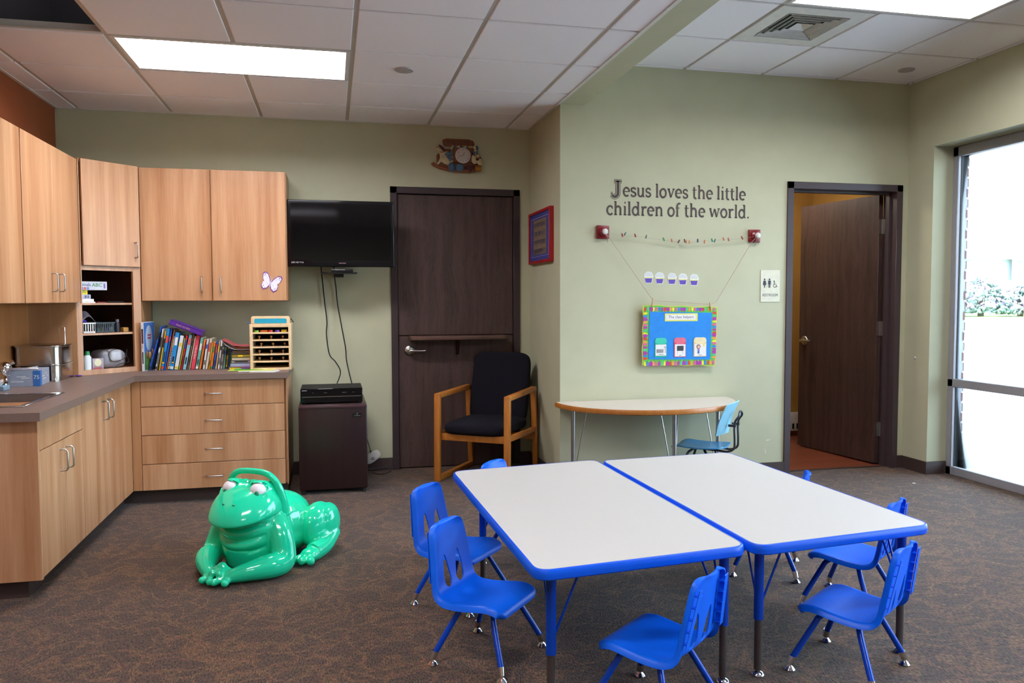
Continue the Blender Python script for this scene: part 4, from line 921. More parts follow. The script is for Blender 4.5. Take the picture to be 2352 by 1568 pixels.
# air freshener / plug by the door
t = thing('plug_adapter', 'white oval plug adapter with a dark print hanging by the mini fridge', 'plug', (.30, 5.97, .11))
rm = Matrix.Rotation(R_(-34), 3, 'Y')
m = M(); m.superell((.285, 6.03, .115), (.066, .022, .036), .6, .8, rot=rm); m.done('plug_body', WHITE, t)
m = M(); m.box(.272, 6.006, .100, .30, 6.009, .106); m.box(.278, 6.006, .112, .298, 6.009, .117); m.done('print', pm('brown_ink', '#6a4a3a'), t)
m = M(); m.tube(smooth_path([(.22, 6.0, .36), (.235, 6.02, .30), (.262, 6.04, .20), (.275, 6.04, .155)], 6), .0035, 8); m.tube([(.27, 6.04, .165), (.28, 6.035, .145)], [.006, .012], 10); m.done('lead', pm('grey_lead', '#3a3a40'), t)
m = M(); m.tube(smooth_path([(.25, 6.0, .03), (.30, 6.02, .025), (.40, 6.03, .03), (.425, 6.0, .012), (.37, 5.93, .004), (.32, 5.93, .004), (.285, 5.98, .006)], 6), .0032, 8); tag(m.done('power_cord', BLK), 'thin black cord looping on the carpet by the door frame', 'cord')

# ------------------------------------------------------------------ frog (faces +X locally)
t = thing('frog_seat', 'glossy green plastic frog ride-on toy with a handle over its head on the carpet', 'toy', (-.345, 4.07, 0), R_(238))
m = M()
# trunk: wide throat under the head, chest, rump
m.lathe([(.10, 0), (.125, .03), (.142, .09), (.155, .16), (.160, .22), (.150, .275), (.10, .31), (0, .32)], Matrix.Translation((.095, 0, .0)) @ Matrix.Diagonal((.92, 1, 1, 1)), 40)
m.ell((-.02, 0, .165), (.18, .14, .14)); m.ell((-.13, 0, .165), (.185, .155, .160), rot=Matrix.Rotation(R_(-5), 3, 'Y')); m.ell((-.15, 0, .12), (.20, .16, .12))
# head: a dome with a wide flat-bottomed lip
bm = bmesh.new(); U_, V_ = 48, 20; rings = []
for j in range(V_+1):
    q = j/V_
    if q <= .12: rr_, zz_ = .90+.10*math.sin(q/.12*PI/2), -.012+.012*q/.12
    else:
        a_ = (q-.12)/.88*PI/2; rr_, zz_ = math.cos(a_)**.95, .145*math.sin(a_)**1.05
    rings.append([bm.verts.new((.187*max(rr_, .002)*math.cos(2*PI*k/U_)-.035*(zz_/.145), .170*max(rr_, .002)*math.sin(2*PI*k/U_), zz_-.004*math.cos(2*PI*k/U_)+.02*abs(math.sin(2*PI*k/U_))**3)) for k in range(U_)])
for A_, B_ in zip(rings, rings[1:]):
    for k in range(U_): bm.faces.new((A_[k], A_[(k+1) % U_], B_[(k+1) % U_], B_[k]))
bm.faces.new(rings[0][::-1]); bm.faces.new(rings[-1]); m.add(bm, Matrix.Translation((.135, 0, .272)) @ Matrix.Rotation(R_(3), 4, 'Y'))
for s in (1, -1):
    m.ell((.115, s*.080, .398), (.048, .043, .040)); m.ell((.085, s*.090, .36), (.07, .045, .07))
    P = smooth_path([(.08, s*.125, .235), (.10, s*.165, .18), (.115, s*.192, .10), (.14, s*.200, .060), (.21, s*.175, .056), (.28, s*.12, .050), (.335, s*.055, .036)], 6)
    n_ = len(P); m.tube(P, [.060-.002*i/n_ if i < n_*.6 else .060-.034*((i/n_-.6)/.4)**1.2 for i in range(n_)], 16); m.ell(P[0], (.06, .06, .06)); m.ell(P[-1], (.026, .026, .026))
    for a_, b_ in (((.335, s*.055, .034), (.388, s*.012, .022)), ((.33, s*.06, .032), (.378, s*.062, .020)), ((.32, s*.045, .050), (.318, s*.004, .075)), ((.33, s*.035, .05), (.360, s*-.020, .052))):
        a_, b_ = Vector(a_), Vector(b_); m.tube([a_, a_.lerp(b_, .6), b_], [.020, .0155, .017], 10); m.ell(b_, (.0195, .0185, .018))
    m.ell((-.215, s*.170, .135), (.125, .072, .125), rot=Matrix.Rotation(R_(20), 3, 'Y')); m.ell((-.25, s*.205, .145), (.09, .056, .105)); m.ell((-.23, s*.20, .085), (.12, .055, .08))
    m.tube(smooth_path([(-.27, s*.22, .10), (-.18, s*.23, .055), (-.08, s*.228, .040)], 6), .048, 12)
    m.ell((-.06, s*.225, .035), (.055, .048, .036))
    for k, yy_ in enumerate((.185, .225, .268)):
        a_ = Vector((-.06, s*.225, .042)); b_ = Vector((.012-.010*abs(k-1), s*yy_, .024)); m.tube([a_, a_.lerp(b_, .6), b_], [.024, .018, .020], 10); m.ell(b_, (.023, .021, .021))
m = fuse(m, .005, 5, .55)
for v in m.b.verts:
    c = v.co
    if c.x > .09 and abs(c.y) < .16 and .05 < c.z < .252:
        if c.x > .215 and c.z < .115: continue
        if math.hypot(c.x-.13, abs(c.y)-.21) < .085 and c.z < .2: continue
        up_ = 1.5*c.y**2; g_ = 0
        for zc, dep, w in ((.226, .018, .011), (.165, .014, .009), (.108, .012, .009)): g_ += dep*math.exp(-((c.z-zc-up_)/w)**2)
        g_ -= .006*math.exp(-((c.z-.196-up_)/.013)**2) + .006*math.exp(-((c.z-.136-up_)/.012)**2)
        k = max(0, 1-(abs(c.y)/.155)**3)*min(1, (c.x-.09)/.05); c -= Vector((c.x-.07, c.y*.8, 0)).normalized()*g_*k
bmesh.ops.smooth_vert(m.b, verts=m.b.verts[:], factor=.4, use_axis_x=True, use_axis_y=True, use_axis_z=True)
zmin = min(v.co.z for v in m.b.verts)
for v in m.b.verts: v.co.z -= zmin
m.done('frog_body', FROGG, t, world=False, angle=180)
m = M(); hp = smooth_path([(.05, .150, .265), (.058, .153, .33), (.070, .143, .395), (.080, .122, .440), (.085, .085, .468), (.086, .03, .476), (.086, -.03, .476), (.085, -.085, .468), (.080, -.122, .440), (.070, -.143, .395), (.058, -.153, .33), (.05, -.150, .265)], 6)
n = len(hp); m.tube(hp, [.030-.016*math.sin(PI*i/(n-1))**.6 for i in range(n)], 18); m.done('handle', FROGG, t, world=False, angle=180)
for s in (1, -1):
    yaw_ = Matrix.Rotation(R_(s*16), 3, 'Z') @ Matrix.Rotation(R_(-12), 3, 'Y'); c = Vector((.150, s*.080, .398))
    m = M(); m.ell(c, (.036, .040, .040), rot=yaw_); e_ = m.done('eye', pm('eye_white', '#e6e2e6', rough=.15), t, world=False, angle=180)
    pc = c + yaw_ @ Vector((.0335, .006, -.016))
    m = M(); m.ell(pc, (.006, .0125, .0165), rot=yaw_); m.done('pupil', FROGD, e_, world=False, angle=180)
    m = M(); m.ell(c+yaw_ @ Vector((-.008, 0, .012)), (.038, .047, .041), rot=yaw_ @ Matrix.Rotation(R_(-34), 3, 'Y'))
    for v in [v for v in m.b.verts if ((yaw_.inverted() @ (v.co-c)).x > .002 and (yaw_.inverted() @ (v.co-c)).z < .037)]: m.b.verts.remove(v)
    m.done('brow', FROGG, t, world=False, angle=180)
    m = M(); pts = [c + yaw_ @ Vector((.010+.020*abs(math.sin(a_)), .047*math.cos(a_), .042*math.sin(a_)-.002)) for a_ in [PI+i*PI/16 for i in range(17)]]
    m.tube(pts, [.005+.005*math.sin(PI*i/16) for i in range(17)], 10); m.done('eyelid', FROGG, t, world=False, angle=180)
    m = M(); m.ell((.262, s*.028, .352), (.007, .009, .006)); m.done('nostril', FROGD, t, world=False, angle=180)
# ------------------------------------------------------------------ books on the counter
CZ = .8355
BCOL = dict(white='#dcdde0', blue='#2a58b4', yellow='#e2b822', azure='#1f86c9', orange='#dd7a34', navy='#20306e', skyblue='#2b8fd0', lime='#b8cc3a', red='#c02a34', mint='#8fc8d4',
            brown='#7a5a40', cream='#d9cfb4', coral='#d84858', teal='#6fb7a8', amber='#e8a51e', tan='#c2aa80', grey='#a9a4a2', green='#4fa05a', purple='#5a2a94')
BOOKS = [(-1.224,.012,.304,.086,'blue'),(-1.182,.011,.284,.054,'white'),(-1.158,.011,.268,.047,'yellow'),(-1.147,.021,.286,.050,'azure'),(-1.126,.013,.283,.051,'blue'),(-1.112,.008,.278,.057,'orange'),
(-1.103,.012,.263,.053,'navy'),(-1.091,.028,.262,.048,'skyblue'),(-1.060,.026,.239,.045,'white'),(-1.032,.009,.221,.043,'lime'),(-1.021,.014,.239,.044,'red'),(-1.006,.023,.244,.048,'mint'),(-.979,.014,.245,.045,'brown'),
(-.965,.009,.231,.044,'cream'),(-.954,.028,.241,.042,'coral'),(-.925,.021,.222,.042,'teal'),(-.902,.016,.209,.039,'orange'),(-.877,.016,.209,.033,'white'),(-.860,.017,.215,.037,'cream'),(-.841,.011,.188,.029,'amber'),
(-.830,.017,.188,.029,'orange'),(-.811,.014,.198,.030,'blue'),(-.796,.013,.193,.029,'tan'),(-.780,.014,.203,.028,'white'),(-.763,.017,.156,.019,'grey'),(-.744,.012,.154,.018,'teal'),(-.730,.013,.158,.023,'yellow'),
(-.715,.011,.150,.020,'blue'),(-.703,.010,.120,.014,'green')]
ORD = ['first', 'second', 'third', 'fourth', 'fifth', 'sixth', 'seventh', 'eighth', 'ninth', 'tenth', 'eleventh', 'twelfth', 'thirteenth', 'fourteenth', 'fifteenth', 'sixteenth', 'seventeenth', 'eighteenth', 'nineteenth', 'twentieth']
ORD += ['twenty-'+o for o in ORD[:9]] + ['thirtieth']
rb = random.Random(5)
SPY = 5.74
def book(i, name_col, T_, th, h, dep, label, grp, title=None, acc=None):
    """book in its own frame: x thickness, y depth (0 = spine), z height"""
    t = thing('book', label, 'book', T_.translation, 0, grp); c = BCOL[name_col]
    m = M(); cv = .0015
    m.box(0, 0, 0, cv, dep, h, mat=T_); m.box(th-cv, 0, 0, th, dep, h, mat=T_); m.box(0, 0, 0, th, cv, h, bev=0, mat=T_); m.done('cover', pm('book_'+name_col, c, rough=.35, var=.03), t)
    m = M(); m.box(cv, cv, .003, th-cv, dep-.004, h-.003, mat=T_); m.done('pages', pm('book_pages', '#d6cfbf', rough=.9), t)
    if title:
        m = M(); sz = min(th*.75, .016); m.text(title, sz, T_ @ Matrix(((0, -1, 0, th/2), (0, 0, -1, -.0006), (-1, 0, 0, h*.52), (0, 0, 0, 1))) if False else T_ @ Matrix(((0, 1, 0, th/2), (0, 0, -1, -.0008), (-1, 0, 0, h*.5), (0, 0, 0, 1))), depth=.0002)
        m.done('spine_title', pm('ink_'+(acc or 'dark'), {'white': '#e8e8ee', 'dark': '#2a2a3a', 'red': '#b02040', 'gold': '#d8b85a', 'blue': '#2038a0'}[acc or 'dark']), t)
    elif th > .009:
        ac = rb.choice(['#e8e4da', '#d8483a', '#2c4fae', '#e0c040', '#3a8a4a', '#1e1e2a'])
        m = M(); a, b = rb.uniform(.55, .72), rb.uniform(.78, .9)
        m.box(th*.18, -.0007, h*a, th*.82, -.0001, h*b, mat=T_); m.done('spine_label', pm('acc'+ac, ac), t)
        if rb.random() < .6: m = M(); m.box(th*.3, -.0007, h*.15, th*.7, -.0001, h*(.3+.15*rb.random()), mat=T_); m.done('spine_mark', pm('acc'+'#1e1e2a', '#1e1e2a'), t)
        if rb.random() < .5: m = M(); m.box(th*.1, -.0007, h*.02, th*.9, -.0001, h*.09, mat=T_); m.done('spine_foot', pm('acc'+ac, ac), t)
    return t
G1 = 'picture books standing in a row on the counter'
titles = {3: ('LITTLE BOY BLUE', 'gold'), 7: ('Off to School', 'white'), 14: ('A Bunny Story', 'white'), 8: ('The Big Hungry Bear', 'dark'), 6: None, 17: ('The Very Quiet', 'dark'), 20: ('Goodnight', 'red'), 15: ('Charlie', 'red')}
titles = {14: ('A Bunny Story', 'white')}
for i, (x, th, h, dx, col) in enumerate(BOOKS):
    an = math.atan2(dx, h); L = math.hypot(h, dx)-.0
    # lean to the right about the lower right edge
    T_ = Matrix.Translation((x+.003, SPY+rb.uniform(0, .006), CZ+.0005)) @ Matrix(((math.cos(an), 0, math.sin(an), 0), (0, 1, 0, 0), (-math.sin(an), 0, math.cos(an), th*math.sin(an)), (0, 0, 0, 1)))
    ti = titles.get(i)
    t = book(i, col, T_, max(.006, th-.0012), L-th*math.sin(an)-.002, rb.uniform(.17, .21), '%s-spined picture book leaning on the counter, %s from the left in the row' % (col, ORD[i+1]), G1, *(ti or ()))
    if col == 'navy':
        m = M(); [m.box(.001, -.0009, .01+.012*k, th-.002, -.0002, .016+.012*k, mat=T_) for k in range(19)]; m.done('spiral_stripes', pm('white_print', '#d8d8d8'), t)
    if col in ('azure', 'skyblue'):
        m = M(); m.lathe([(0, 0), (.008, 0), (0, .001)], T_ @ Matrix.Translation((th/2, -.0003, .05)) @ Matrix.Rotation(PI/2, 4, 'X'), 14); m.done('spine_sun', pm('sun_yellow', '#e6c23a'), t)
# big book at the left end, turned so that its front cover shows
T_ = Matrix.Translation((-1.252, 5.70, CZ)) @ Matrix.Rotation(R_(-9), 4, 'Z')
t = book(0, 'white', T_, .018, .33, .19, 'tall picture book with a castle-blue front cover turned outward, at the left end of the row', G1)
t['label'] = 'tall white-spined picture book with its blue and green cover showing, left end of the row'
m = M(); m.box(.0181, .004, .004, .0186, .186, .326, mat=T_); m.done('front_cover', pm('cover_sky', '#3f6fb4', rough=.35), t)
m = M(); m.lathe([(0, 0), (.058, 0), (.058, .0006), (0, .0006)], T_ @ Matrix.Translation((.0187, .085, .22)) @ Matrix.Rotation(PI/2, 4, 'Y') @ Matrix.Diagonal((1.5, 1, 1, 1)), 24); m.done('cover_arch', pm('arch_pale', '#a9bccb'), t)
m = M(); [m.box(.0190, .06+.0*k, z, .0194, .12, z+.011, mat=T_) for k, z in enumerate((.235, .215))]; m.done('cover_title', pm('title_red', '#b83a50'), t)
m = M(); m.box(.0188, .006, .005, .0193, .184, .12, mat=T_); m.done('cover_meadow', pm('meadow', '#4f7a3a', var=.5, scale=60), t)
for y, z, c in ((.04, .11, '#6b4a34'), (.09, .10, '#b88a5a'), (.14, .12, '#8a5a3a'), (.12, .06, '#c8a03a')):
    m = M(); m.ell(T_ @ Vector((.0195, y, z)), (.012, .012, .028), u=12, v=8); m.done('cover_figure', pm('fig'+c, c), t)
m = M(); m.text('Jesus Loves Me, I Can Sing!', .0105, T_ @ Matrix(((0, 1, 0, .009), (0, 0, -1, -.0008), (-1, 0, 0, .21), (0, 0, 0, 1))), depth=.0002); m.done('spine_title', pm('ink_red', '#b02040'), t)
# purple book lying on the tops of the row
a = Vector((-1.082, SPY, 1.146)); b = Vector((-.876, SPY, 1.062)); d = (b-a).normalized(); nz_ = Vector((-d.z, 0, d.x))
T_ = Matrix(((d.x, 0, nz_.x, a.x), (0, 1, 0, a.y-.02), (d.z, 0, nz_.z, a.z), (0, 0, 0, 1)))
t = thing('book', 'thick purple book lying slantwise on top of the row of picture books', 'book', a, 0, G1); L = (b-a).length
m = M(); m.box(0, 0, .004, L, .155, .0065, mat=T_); m.box(0, 0, .034, L, .155, .0365, mat=T_); m.box(0, 0, .004, L, .003, .0365, bev=0, mat=T_); m.done('cover', pm('book_purple', BCOL['purple'], rough=.35), t)
m = M(); m.box(.003, .003, .0065, L-.004, .15, .034, mat=T_); m.done('pages', pm('grey_pages', '#6f6870'), t)
m = M(); m.text('Read\'n the Bible', .0145, T_ @ Matrix(((1, 0, 0, L*.42), (0, 0, -1, -.0006), (0, 1, 0, .021), (0, 0, 0, 1))), depth=.0002); m.done('spine_title', pm('ink_gold', '#d8b85a'), t)
# horizontal pile
G2 = 'flat books in a pile beside the wooden shelf box'
z = CZ
pile = [('yellow', .016, -.69, -.548, 'yellow-edged'), ('purple2', .026, -.682, -.548, 'lilac and blue'), ('white', .02, -.676, -.55, 'white with black print'), ('cream', .018, -.672, -.555, 'cream'), ('olive', .022, -.672, -.552, 'yellow and brown'), ('grey', .012, -.668, -.558, 'grey-blue'), ('brown', .01, -.668, -.56, 'brown')]
BCOL.update(purple2='#a99bd0', olive='#9a8a3a')
for k, (c, th, x0, x1, ds) in enumerate(pile):
    t = thing('book', '%s book lying flat in the pile, %s from the bottom' % (ds, ORD[k]), 'book', ((x0+x1)/2, 5.7, z), 0, G2)
    y0 = 5.665+.006*(k % 3)
    m = M(); m.box(x0, y0, z, x1, 5.87, z+.002); m.box(x0, y0, z+th-.002, x1, 5.87, z+th); m.box(x0, y0, z, x1, y0+.002, z+th); m.done('cover', pm('book_'+c, BCOL[c], rough=.35), t)
    m = M(); m.box(x0+.003, y0+.002, z+.002, x1-.003, 5.865, z+th-.002); m.done('pages', pm('book_pages', '#d6cfbf'), t)
    if c == 'white': m = M(); m.box(x0+.02, y0-.0006, z+.006, x1-.02, y0, z+.014); m.done('spine_label', pm('acc#1e1e2a', '#1e1e2a'), t)
    if c == 'purple2': m = M(); m.box(x0+.003, y0-.0006, z+.014, x1-.003, y0, z+.023); m.done('spine_label', pm('pale_blue_card', '#a9c8dc'), t)
    if c == 'olive': m = M(); m.box(x0+.04, y0-.0006, z+.004, x0+.07, y0, z+.018); m.done('spine_label', pm('acc#e8c820', '#e8c820'), t)
    z += th+.0006
pz = z
# curved magazine and red folder drooping over the pile
def sheet(name, lab, mat_, pts, y0, y1, cat, th=.002):
    m = M(); P = [[(p[0], y0, p[1]), (p[0], y1, p[1])] for p in [(q.x, q.y) for q in smooth_path([(a_, b_, 0) for a_, b_ in pts], 6)]]; m.grid(P); o = m.done(name, mat_); tag(o, lab, cat); o.modifiers.new('s', 'SOLIDIFY').thickness = th; return o
sheet('magazine', 'pale curling magazine draped over the flat pile of books', pm('magazine_cover', '#b9bfc8', rough=.3), [(-.735, pz+.07), (-.71, pz+.04), (-.67, pz+.016), (-.62, pz+.006), (-.558, pz+.006)], 5.67, 5.85, 'magazine', .004)
sheet('orange_leaflet', 'red and orange leaflet on the pile beneath the pink folder', pm('orange_card', '#d8603a'), [(-.665, pz+.026), (-.62, pz+.018), (-.56, pz+.018)], 5.665, 5.8, 'leaflet')
sheet('pink_folder', 'dusty red folder on top of the flat pile of books', pm('dusty_red', '#b5555a', rough=.4), [(-.735, pz+.075), (-.70, pz+.058), (-.66, pz+.037), (-.62, pz+.032), (-.556, pz+.030)], 5.66, 5.84, 'folder', .006)
# loose papers in front
for k, (cx_, cy_, w, d, rz, z, col, lab) in enumerate(((-.49, 5.60, .26, .16, 8, .0006, '#c9cccf', 'grey-white loose sheet at the bottom of the papers on the counter edge'),
        (-.53, 5.63, .30, .15, -4, .003, '#c8d85a', 'lime-edged booklet in the loose papers on the counter'), (-.52, 5.66, .26, .13, 5, .0075, '#5fae3e', 'bright green leaflet in the loose papers on the counter'),
        (-.50, 5.68, .22, .10, -7, .0105, '#8a9aa8', 'grey-blue leaflet on the loose papers'), (-.56, 5.66, .09, .07, 12, .0135, '#8a2f94', 'magenta scrap on top of the loose papers'), (-.44, 5.50, .17, .12, -14, .0005, '#d2d4d8', 'thin white sheet hanging over the front of the counter papers'))):
    Tm = Matrix.Translation((cx_, cy_-.045, CZ+z)) @ Matrix.Rotation(R_(rz), 4, 'Z')
    m = M(); m.box(-w/2, -d/2, 0, w/2, d/2, .0022, mat=Tm); tag(m.done('leaflet', pm('leaf'+col, col)), lab, 'leaflet', 'loose papers in front of the wooden box')
# wooden shape-sorter shelf box
t = thing('wooden_shelf_box', 'pale wooden box of five knobbed puzzle trays with a blue-topped board on the counter', 'toy box', (-.41, 5.63, CZ))
x0, x1, y0, y1, z0, z1 = -.543, -.272, 5.555, 5.79, CZ, 1.150; w = .019
m = M(); m.box(x0, y0, z0, x0+w, y1, z1, bev=.003); m.box(x1-w, y0, z0, x1, y1, z1, bev=.003); m.box(x0+w-.001, y0, z1-w-.004, x1-w+.001, y1, z1, bev=.003); m.box(x0+w-.001, y0, z0, x1-w+.001, y1, z0+.016, bev=.002); m.done('box_frame', PINEL, t)
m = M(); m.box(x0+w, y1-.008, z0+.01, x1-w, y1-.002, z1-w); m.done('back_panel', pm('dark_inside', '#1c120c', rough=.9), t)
pc = ['#8cc83a', '#e07a30', '#d84a44', '#7a4ab0', '#e8cc30']
for k in range(5):
    zc = z1-w-.004-.0485*(k+1)+.004
    m = M(); m.box(x0+w-.005, y0+.002, zc, x1-w+.005, y1-.01, zc+.011, bev=.002); tr = m.done('tray', PINEL, t)
    if k == 0:
        for j in range(5):
            xx = x0+.043+.045*j; r = .016
            m = M()
            if j == 1: m.box(xx-.02, y0+.02, zc+.011, xx+.026, y0+.05, zc+.026, bev=.002)
            elif j == 4: m.box(xx-.018, y0+.02, zc+.011, xx+.018, y0+.05, zc+.027, bev=.002)
            else: m.lathe([(r, 0), (r, .014), (0, .0145)], Matrix.Translation((xx, y0+.032, zc+.011)), 18)
            m.done('counter_block', pm('blk'+pc[j], pc[j], rough=.35), tr)
    else:
        for j in range(3):
            xx = x0+.06+.077*j+(.012 if k == 2 else 0)
            m = M(); m.lathe([(.004, 0), (.004, .012), (.008, .016), (.0085, .021), (.004, .025), (0, .0255)], Matrix.Translation((xx, y0+.03, zc+.011)), 14); m.done('knob', pm('knob_wood', '#a87a4a', rough=.4), tr)
            m = M(); m.lathe([(.022, 0), (.022, .0012), (0, .0015)], Matrix.Translation((xx, y0+.04, zc+.0111)), 16); m.done('shape_piece', pm('piece_brown', '#7a4a20', rough=.5), tr)
def rr2(x0, x1, z0, z1, r, n=6):
    P = [(x0, z0), (x1, z0)]
    for cx_, cz_, a in ((x1-r, z1-r, 0), (x0+r, z1-r, PI/2)): P += [(cx_+r*math.cos(a+i*PI/2/n), cz_+r*math.sin(a+i*PI/2/n)) for i in range(n+1)]
    return P
m = M(); m.prism(rr2(x0+.008, x1-.008, z1+.0008, z1+.052, .016), 0, .016, mat=XZ(5.60), bev=.002); b_ = m.done('top_board', PINEL, t)
m = M(); m.prism(rr2(x0+.030, x1-.030, z1+.004, z1+.036, .01), 0, .001, mat=XZ(5.5838)); m.done('blue_inset', pm('inset_blue', '#1f9bb8', rough=.5), b_)
m = M(); m.tube([(-.565, 5.62, z1+.008), (-.536, 5.62, z1+.008)], .0035, 8); m.done('blue_peg', pm('peg_blue', '#3a6ab0'), t)
m = M(); m.bar((-.276, 5.62, z1+.035), (-.258, 5.62, z1+.008), .01, .005); m.done('dark_peg', BLKM, t)
# butterfly on the wall cabinet door
t = thing('paper_butterfly', 'white paper butterfly with purple edges and dots on the wall cabinet door', 'butterfly', (-.405, 5.748, 1.43))
Bt = Matrix.Translation((-.415, 5.7485, 1.43)) @ Matrix.Rotation(PI/2, 4, 'X') @ Matrix.Rotation(R_(-18), 4, 'Z')
wing = [(0, .004), (.012, .03), (.035, .062), (.058, .068), (.07, .052), (.062, .02), (.048, .004), (.058, -.012), (.056, -.04), (.036, -.058), (.015, -.045), (.002, -.02)]
for s in (1, -1):
    P = [(s*x*.98, y) for x, y in wing]; P = P if s < 0 else P[::-1]
    m = M(); m.prism(P, -.0004, .0012, mat=Bt); wg = m.done('wing', pm('butterfly_edge', '#7a3f8f'), t)
    c = Vector((s*.032, .006)); Q = [((x-c.x)*.86+c.x, (y-c.y)*.86+c.y) for x, y in P]
    m = M(); m.prism(Q, .0012, .0018, mat=Bt); m.done('wing_face', pm('butterfly_face', '#e2dff0'), wg)
    m = M(); [m.lathe([(r, 0), (0, .0004)], Bt @ Matrix.Translation((s*x, y, .0019)), 10) for x, y, r in ((.05, .05, .004), (.042, .04, .0025), (.056, .038, .003), (.03, .03, .002), (.04, -.03, .003), (.048, -.02, .002), (.03, -.04, .0025), (.02, -.01, .002))]; m.done('dots', pm('dot_purple', '#5a2a60'), wg)
m = M(); m.tube([Bt @ Vector((0, -.03, .003)), Bt @ Vector((0, 0, .004)), Bt @ Vector((0, .02, .003))], [.002, .004, .002], 8); m.tube([Bt @ Vector((0, .02, .003)), Bt @ Vector((-.012, .045, .003))], .0008, 6); m.tube([Bt @ Vector((0, .02, .003)), Bt @ Vector((.012, .045, .003))], .0008, 6); m.done('butterfly_body', pm('pale_body', '#d8d4e0'), t)

# ------------------------------------------------------------------ WELCOME clock
yc = YA-.004
t = thing('wall_clock', 'painted nursery wall clock with WELCOME sign, rocking horse and geese above the dutch door', 'clock', (.98, YA, 2.42))
def slab(name, P, y, th, mat_, par=None, bev=.003):
    m = M(); m.prism(P if True else P, 0, th, mat=XZ(y), bev=bev, seg=2); return m.done(name, mat_, par or t)
def egg(name, x, z, rx_, rz_, mat_, d=.010, y=None, rot=0, par=None):
    m = M(); m.ell((x, (y if y is not None else yc-.016), z), (rx_, d, rz_), rot=Matrix.Rotation(R_(rot), 3, 'Y'), u=20, v=12); return m.done(name, mat_, par or t)
BRN = pm('sign_brown', '#7a4526', rough=.5, var=.15); CRM = pm('cream_resin', '#c9bc92', rough=.45); BLU = pm('slate_blue_resin', '#4c6a86', rough=.4); MAR = pm('maroon_resin', '#4a1420', rough=.4); ORG = pm('ochre_resin', '#b3741f', rough=.5); ROCK = pm('rust_resin', '#8a4a28', rough=.45)
slab('backing', [(.80, 2.33), (1.14, 2.32), (1.155, 2.40), (1.10, 2.47), (.87, 2.47), (.80, 2.42)], YA, .008, BRN)
slab('welcome_sign', [(.845, 2.527), (.858, 2.497), (.87, 2.487), (1.07, 2.484), (1.088, 2.492), (1.095, 2.513), (1.085, 2.535), (1.05, 2.545), (.875, 2.545), (.852, 2.538)], YA, .018, BRN)
m = M(); m.text('WELCOME', .040, FR(.968, YA-.0185, 2.516), sx=.92); m.done('sign_lettering', pm('sign_ink', '#3a1a10'), t)
for a, b in ((2.478, 2.494),):
    for k in range(11):
        m = M(); m.box(.915+.0165*k, YA-.026, a, .930+.0165*k, YA-.005, b, bev=.002); m.done('patchwork_block', [CRM, BLU, pm('olive_resin', '#9a945a')][k % 3], t)
for k in range(8):
    m = M(); m.box(.908, YA-.024, 2.352+.016*k, .926, YA-.005, 2.366+.016*k, bev=.002); m.done('patchwork_block', [BLU, CRM][k % 2], t)
m = M(); m.box(.928, YA-.028, 2.366, 1.072, YA-.002, 2.478, bev=.004); m.done('clock_case', pm('case_brown', '#7a4220', rough=.4), t)
m = M(); m.lathe([(0, 0), (.060, 0), (.060, .004), (.056, .007), (0, .0075)], Matrix.Translation((1.002, YA-.028, 2.418)) @ Matrix.Rotation(PI/2, 4, 'X'), 40); dl = m.done('dial', pm('dial_white', '#cfc6c4', rough=.2), t)
m = M()
for k in range(1, 13):
    a = PI/2-k*PI/6; m.text(str(k), .0145, FR(1.002+.045*math.cos(a), YA-.0362, 2.418+.045*math.sin(a)), depth=.0002)
m.done('numerals', BLK, dl)
for a, l, w in ((90-24, .026, .003), (90-256, .038, .0022)):
    e = Vector((1.002+l*math.cos(R_(a)), YA-.038, 2.418+l*math.sin(R_(a)))); m = M(); m.bar((1.002, YA-.038, 2.418), e, w, .0012, up=(0, 1, 0)); m.done('hand', BLK, dl)
# rocking horse
horse = [(.798, 2.345), (.806, 2.362), (.818, 2.378), (.826, 2.40), (.822, 2.43), (.812, 2.443), (.800, 2.452), (.793, 2.450), (.789, 2.460), (.797, 2.480), (.802, 2.494), (.812, 2.497), (.826, 2.488), (.850, 2.474), (.872, 2.452), (.895, 2.442), (.925, 2.43), (.926, 2.35), (.895, 2.338), (.86, 2.352), (.835, 2.365), (.815, 2.345)]
slab('horse', horse[::-1], yc, .018, CRM, bev=.004)
slab('mane', [(.812, 2.496), (.82, 2.478), (.833, 2.465), (.853, 2.445), (.878, 2.447), (.85, 2.48), (.83, 2.493)][::-1] if False else [(.812, 2.496), (.83, 2.493), (.85, 2.48), (.878, 2.447), (.853, 2.445), (.833, 2.465), (.82, 2.478)], yc-.006, .016, MAR)
m = M(); m.tube([(.796, yc-.02, 2.472), (.812, yc-.022, 2.476), (.822, yc-.02, 2.466)], .0018, 8); m.tube(smooth_path([(.822, yc-.02, 2.440), (.845, yc-.022, 2.438), (.866, yc-.02, 2.452)], 4), .002, 8); m.done('bridle', ROCK, t)
egg('eye', .803, 2.482, .0028, .0028, BLK, .003, yc-.018)
m = M(); [m.ell((x, yc-.018, z), (.0032, .002, .0032), u=10, v=6) for x, z in ((.845, 2.412), (.838, 2.398), (.852, 2.402), (.86, 2.42), (.87, 2.44))]; m.done('horse_spots', ROCK, t)
m = M(); m.tube(smooth_path([(.768, yc-.01, 2.356), (.78, yc-.012, 2.342), (.82, yc-.013, 2.325), (.88, yc-.014, 2.312), (.95, yc-.014, 2.303), (1.03, yc-.014, 2.302), (1.10, yc-.013, 2.308)], 5), .012, 12); m.done('rocker', ROCK, t)
for k, (x, z, rx_, rz_, ro) in enumerate(((.885, 2.425, .022, .014, -20), (.905, 2.395, .012, .026, 15), (.89, 2.40, .010, .022, -25), (.912, 2.43, .018, .011, 25))): egg('bow_loop', x, z, rx_, rz_, BLU, .008, yc-.024, ro)
egg('horse_belly', .875, 2.375, .034, .028, CRM, .012, yc-.018)
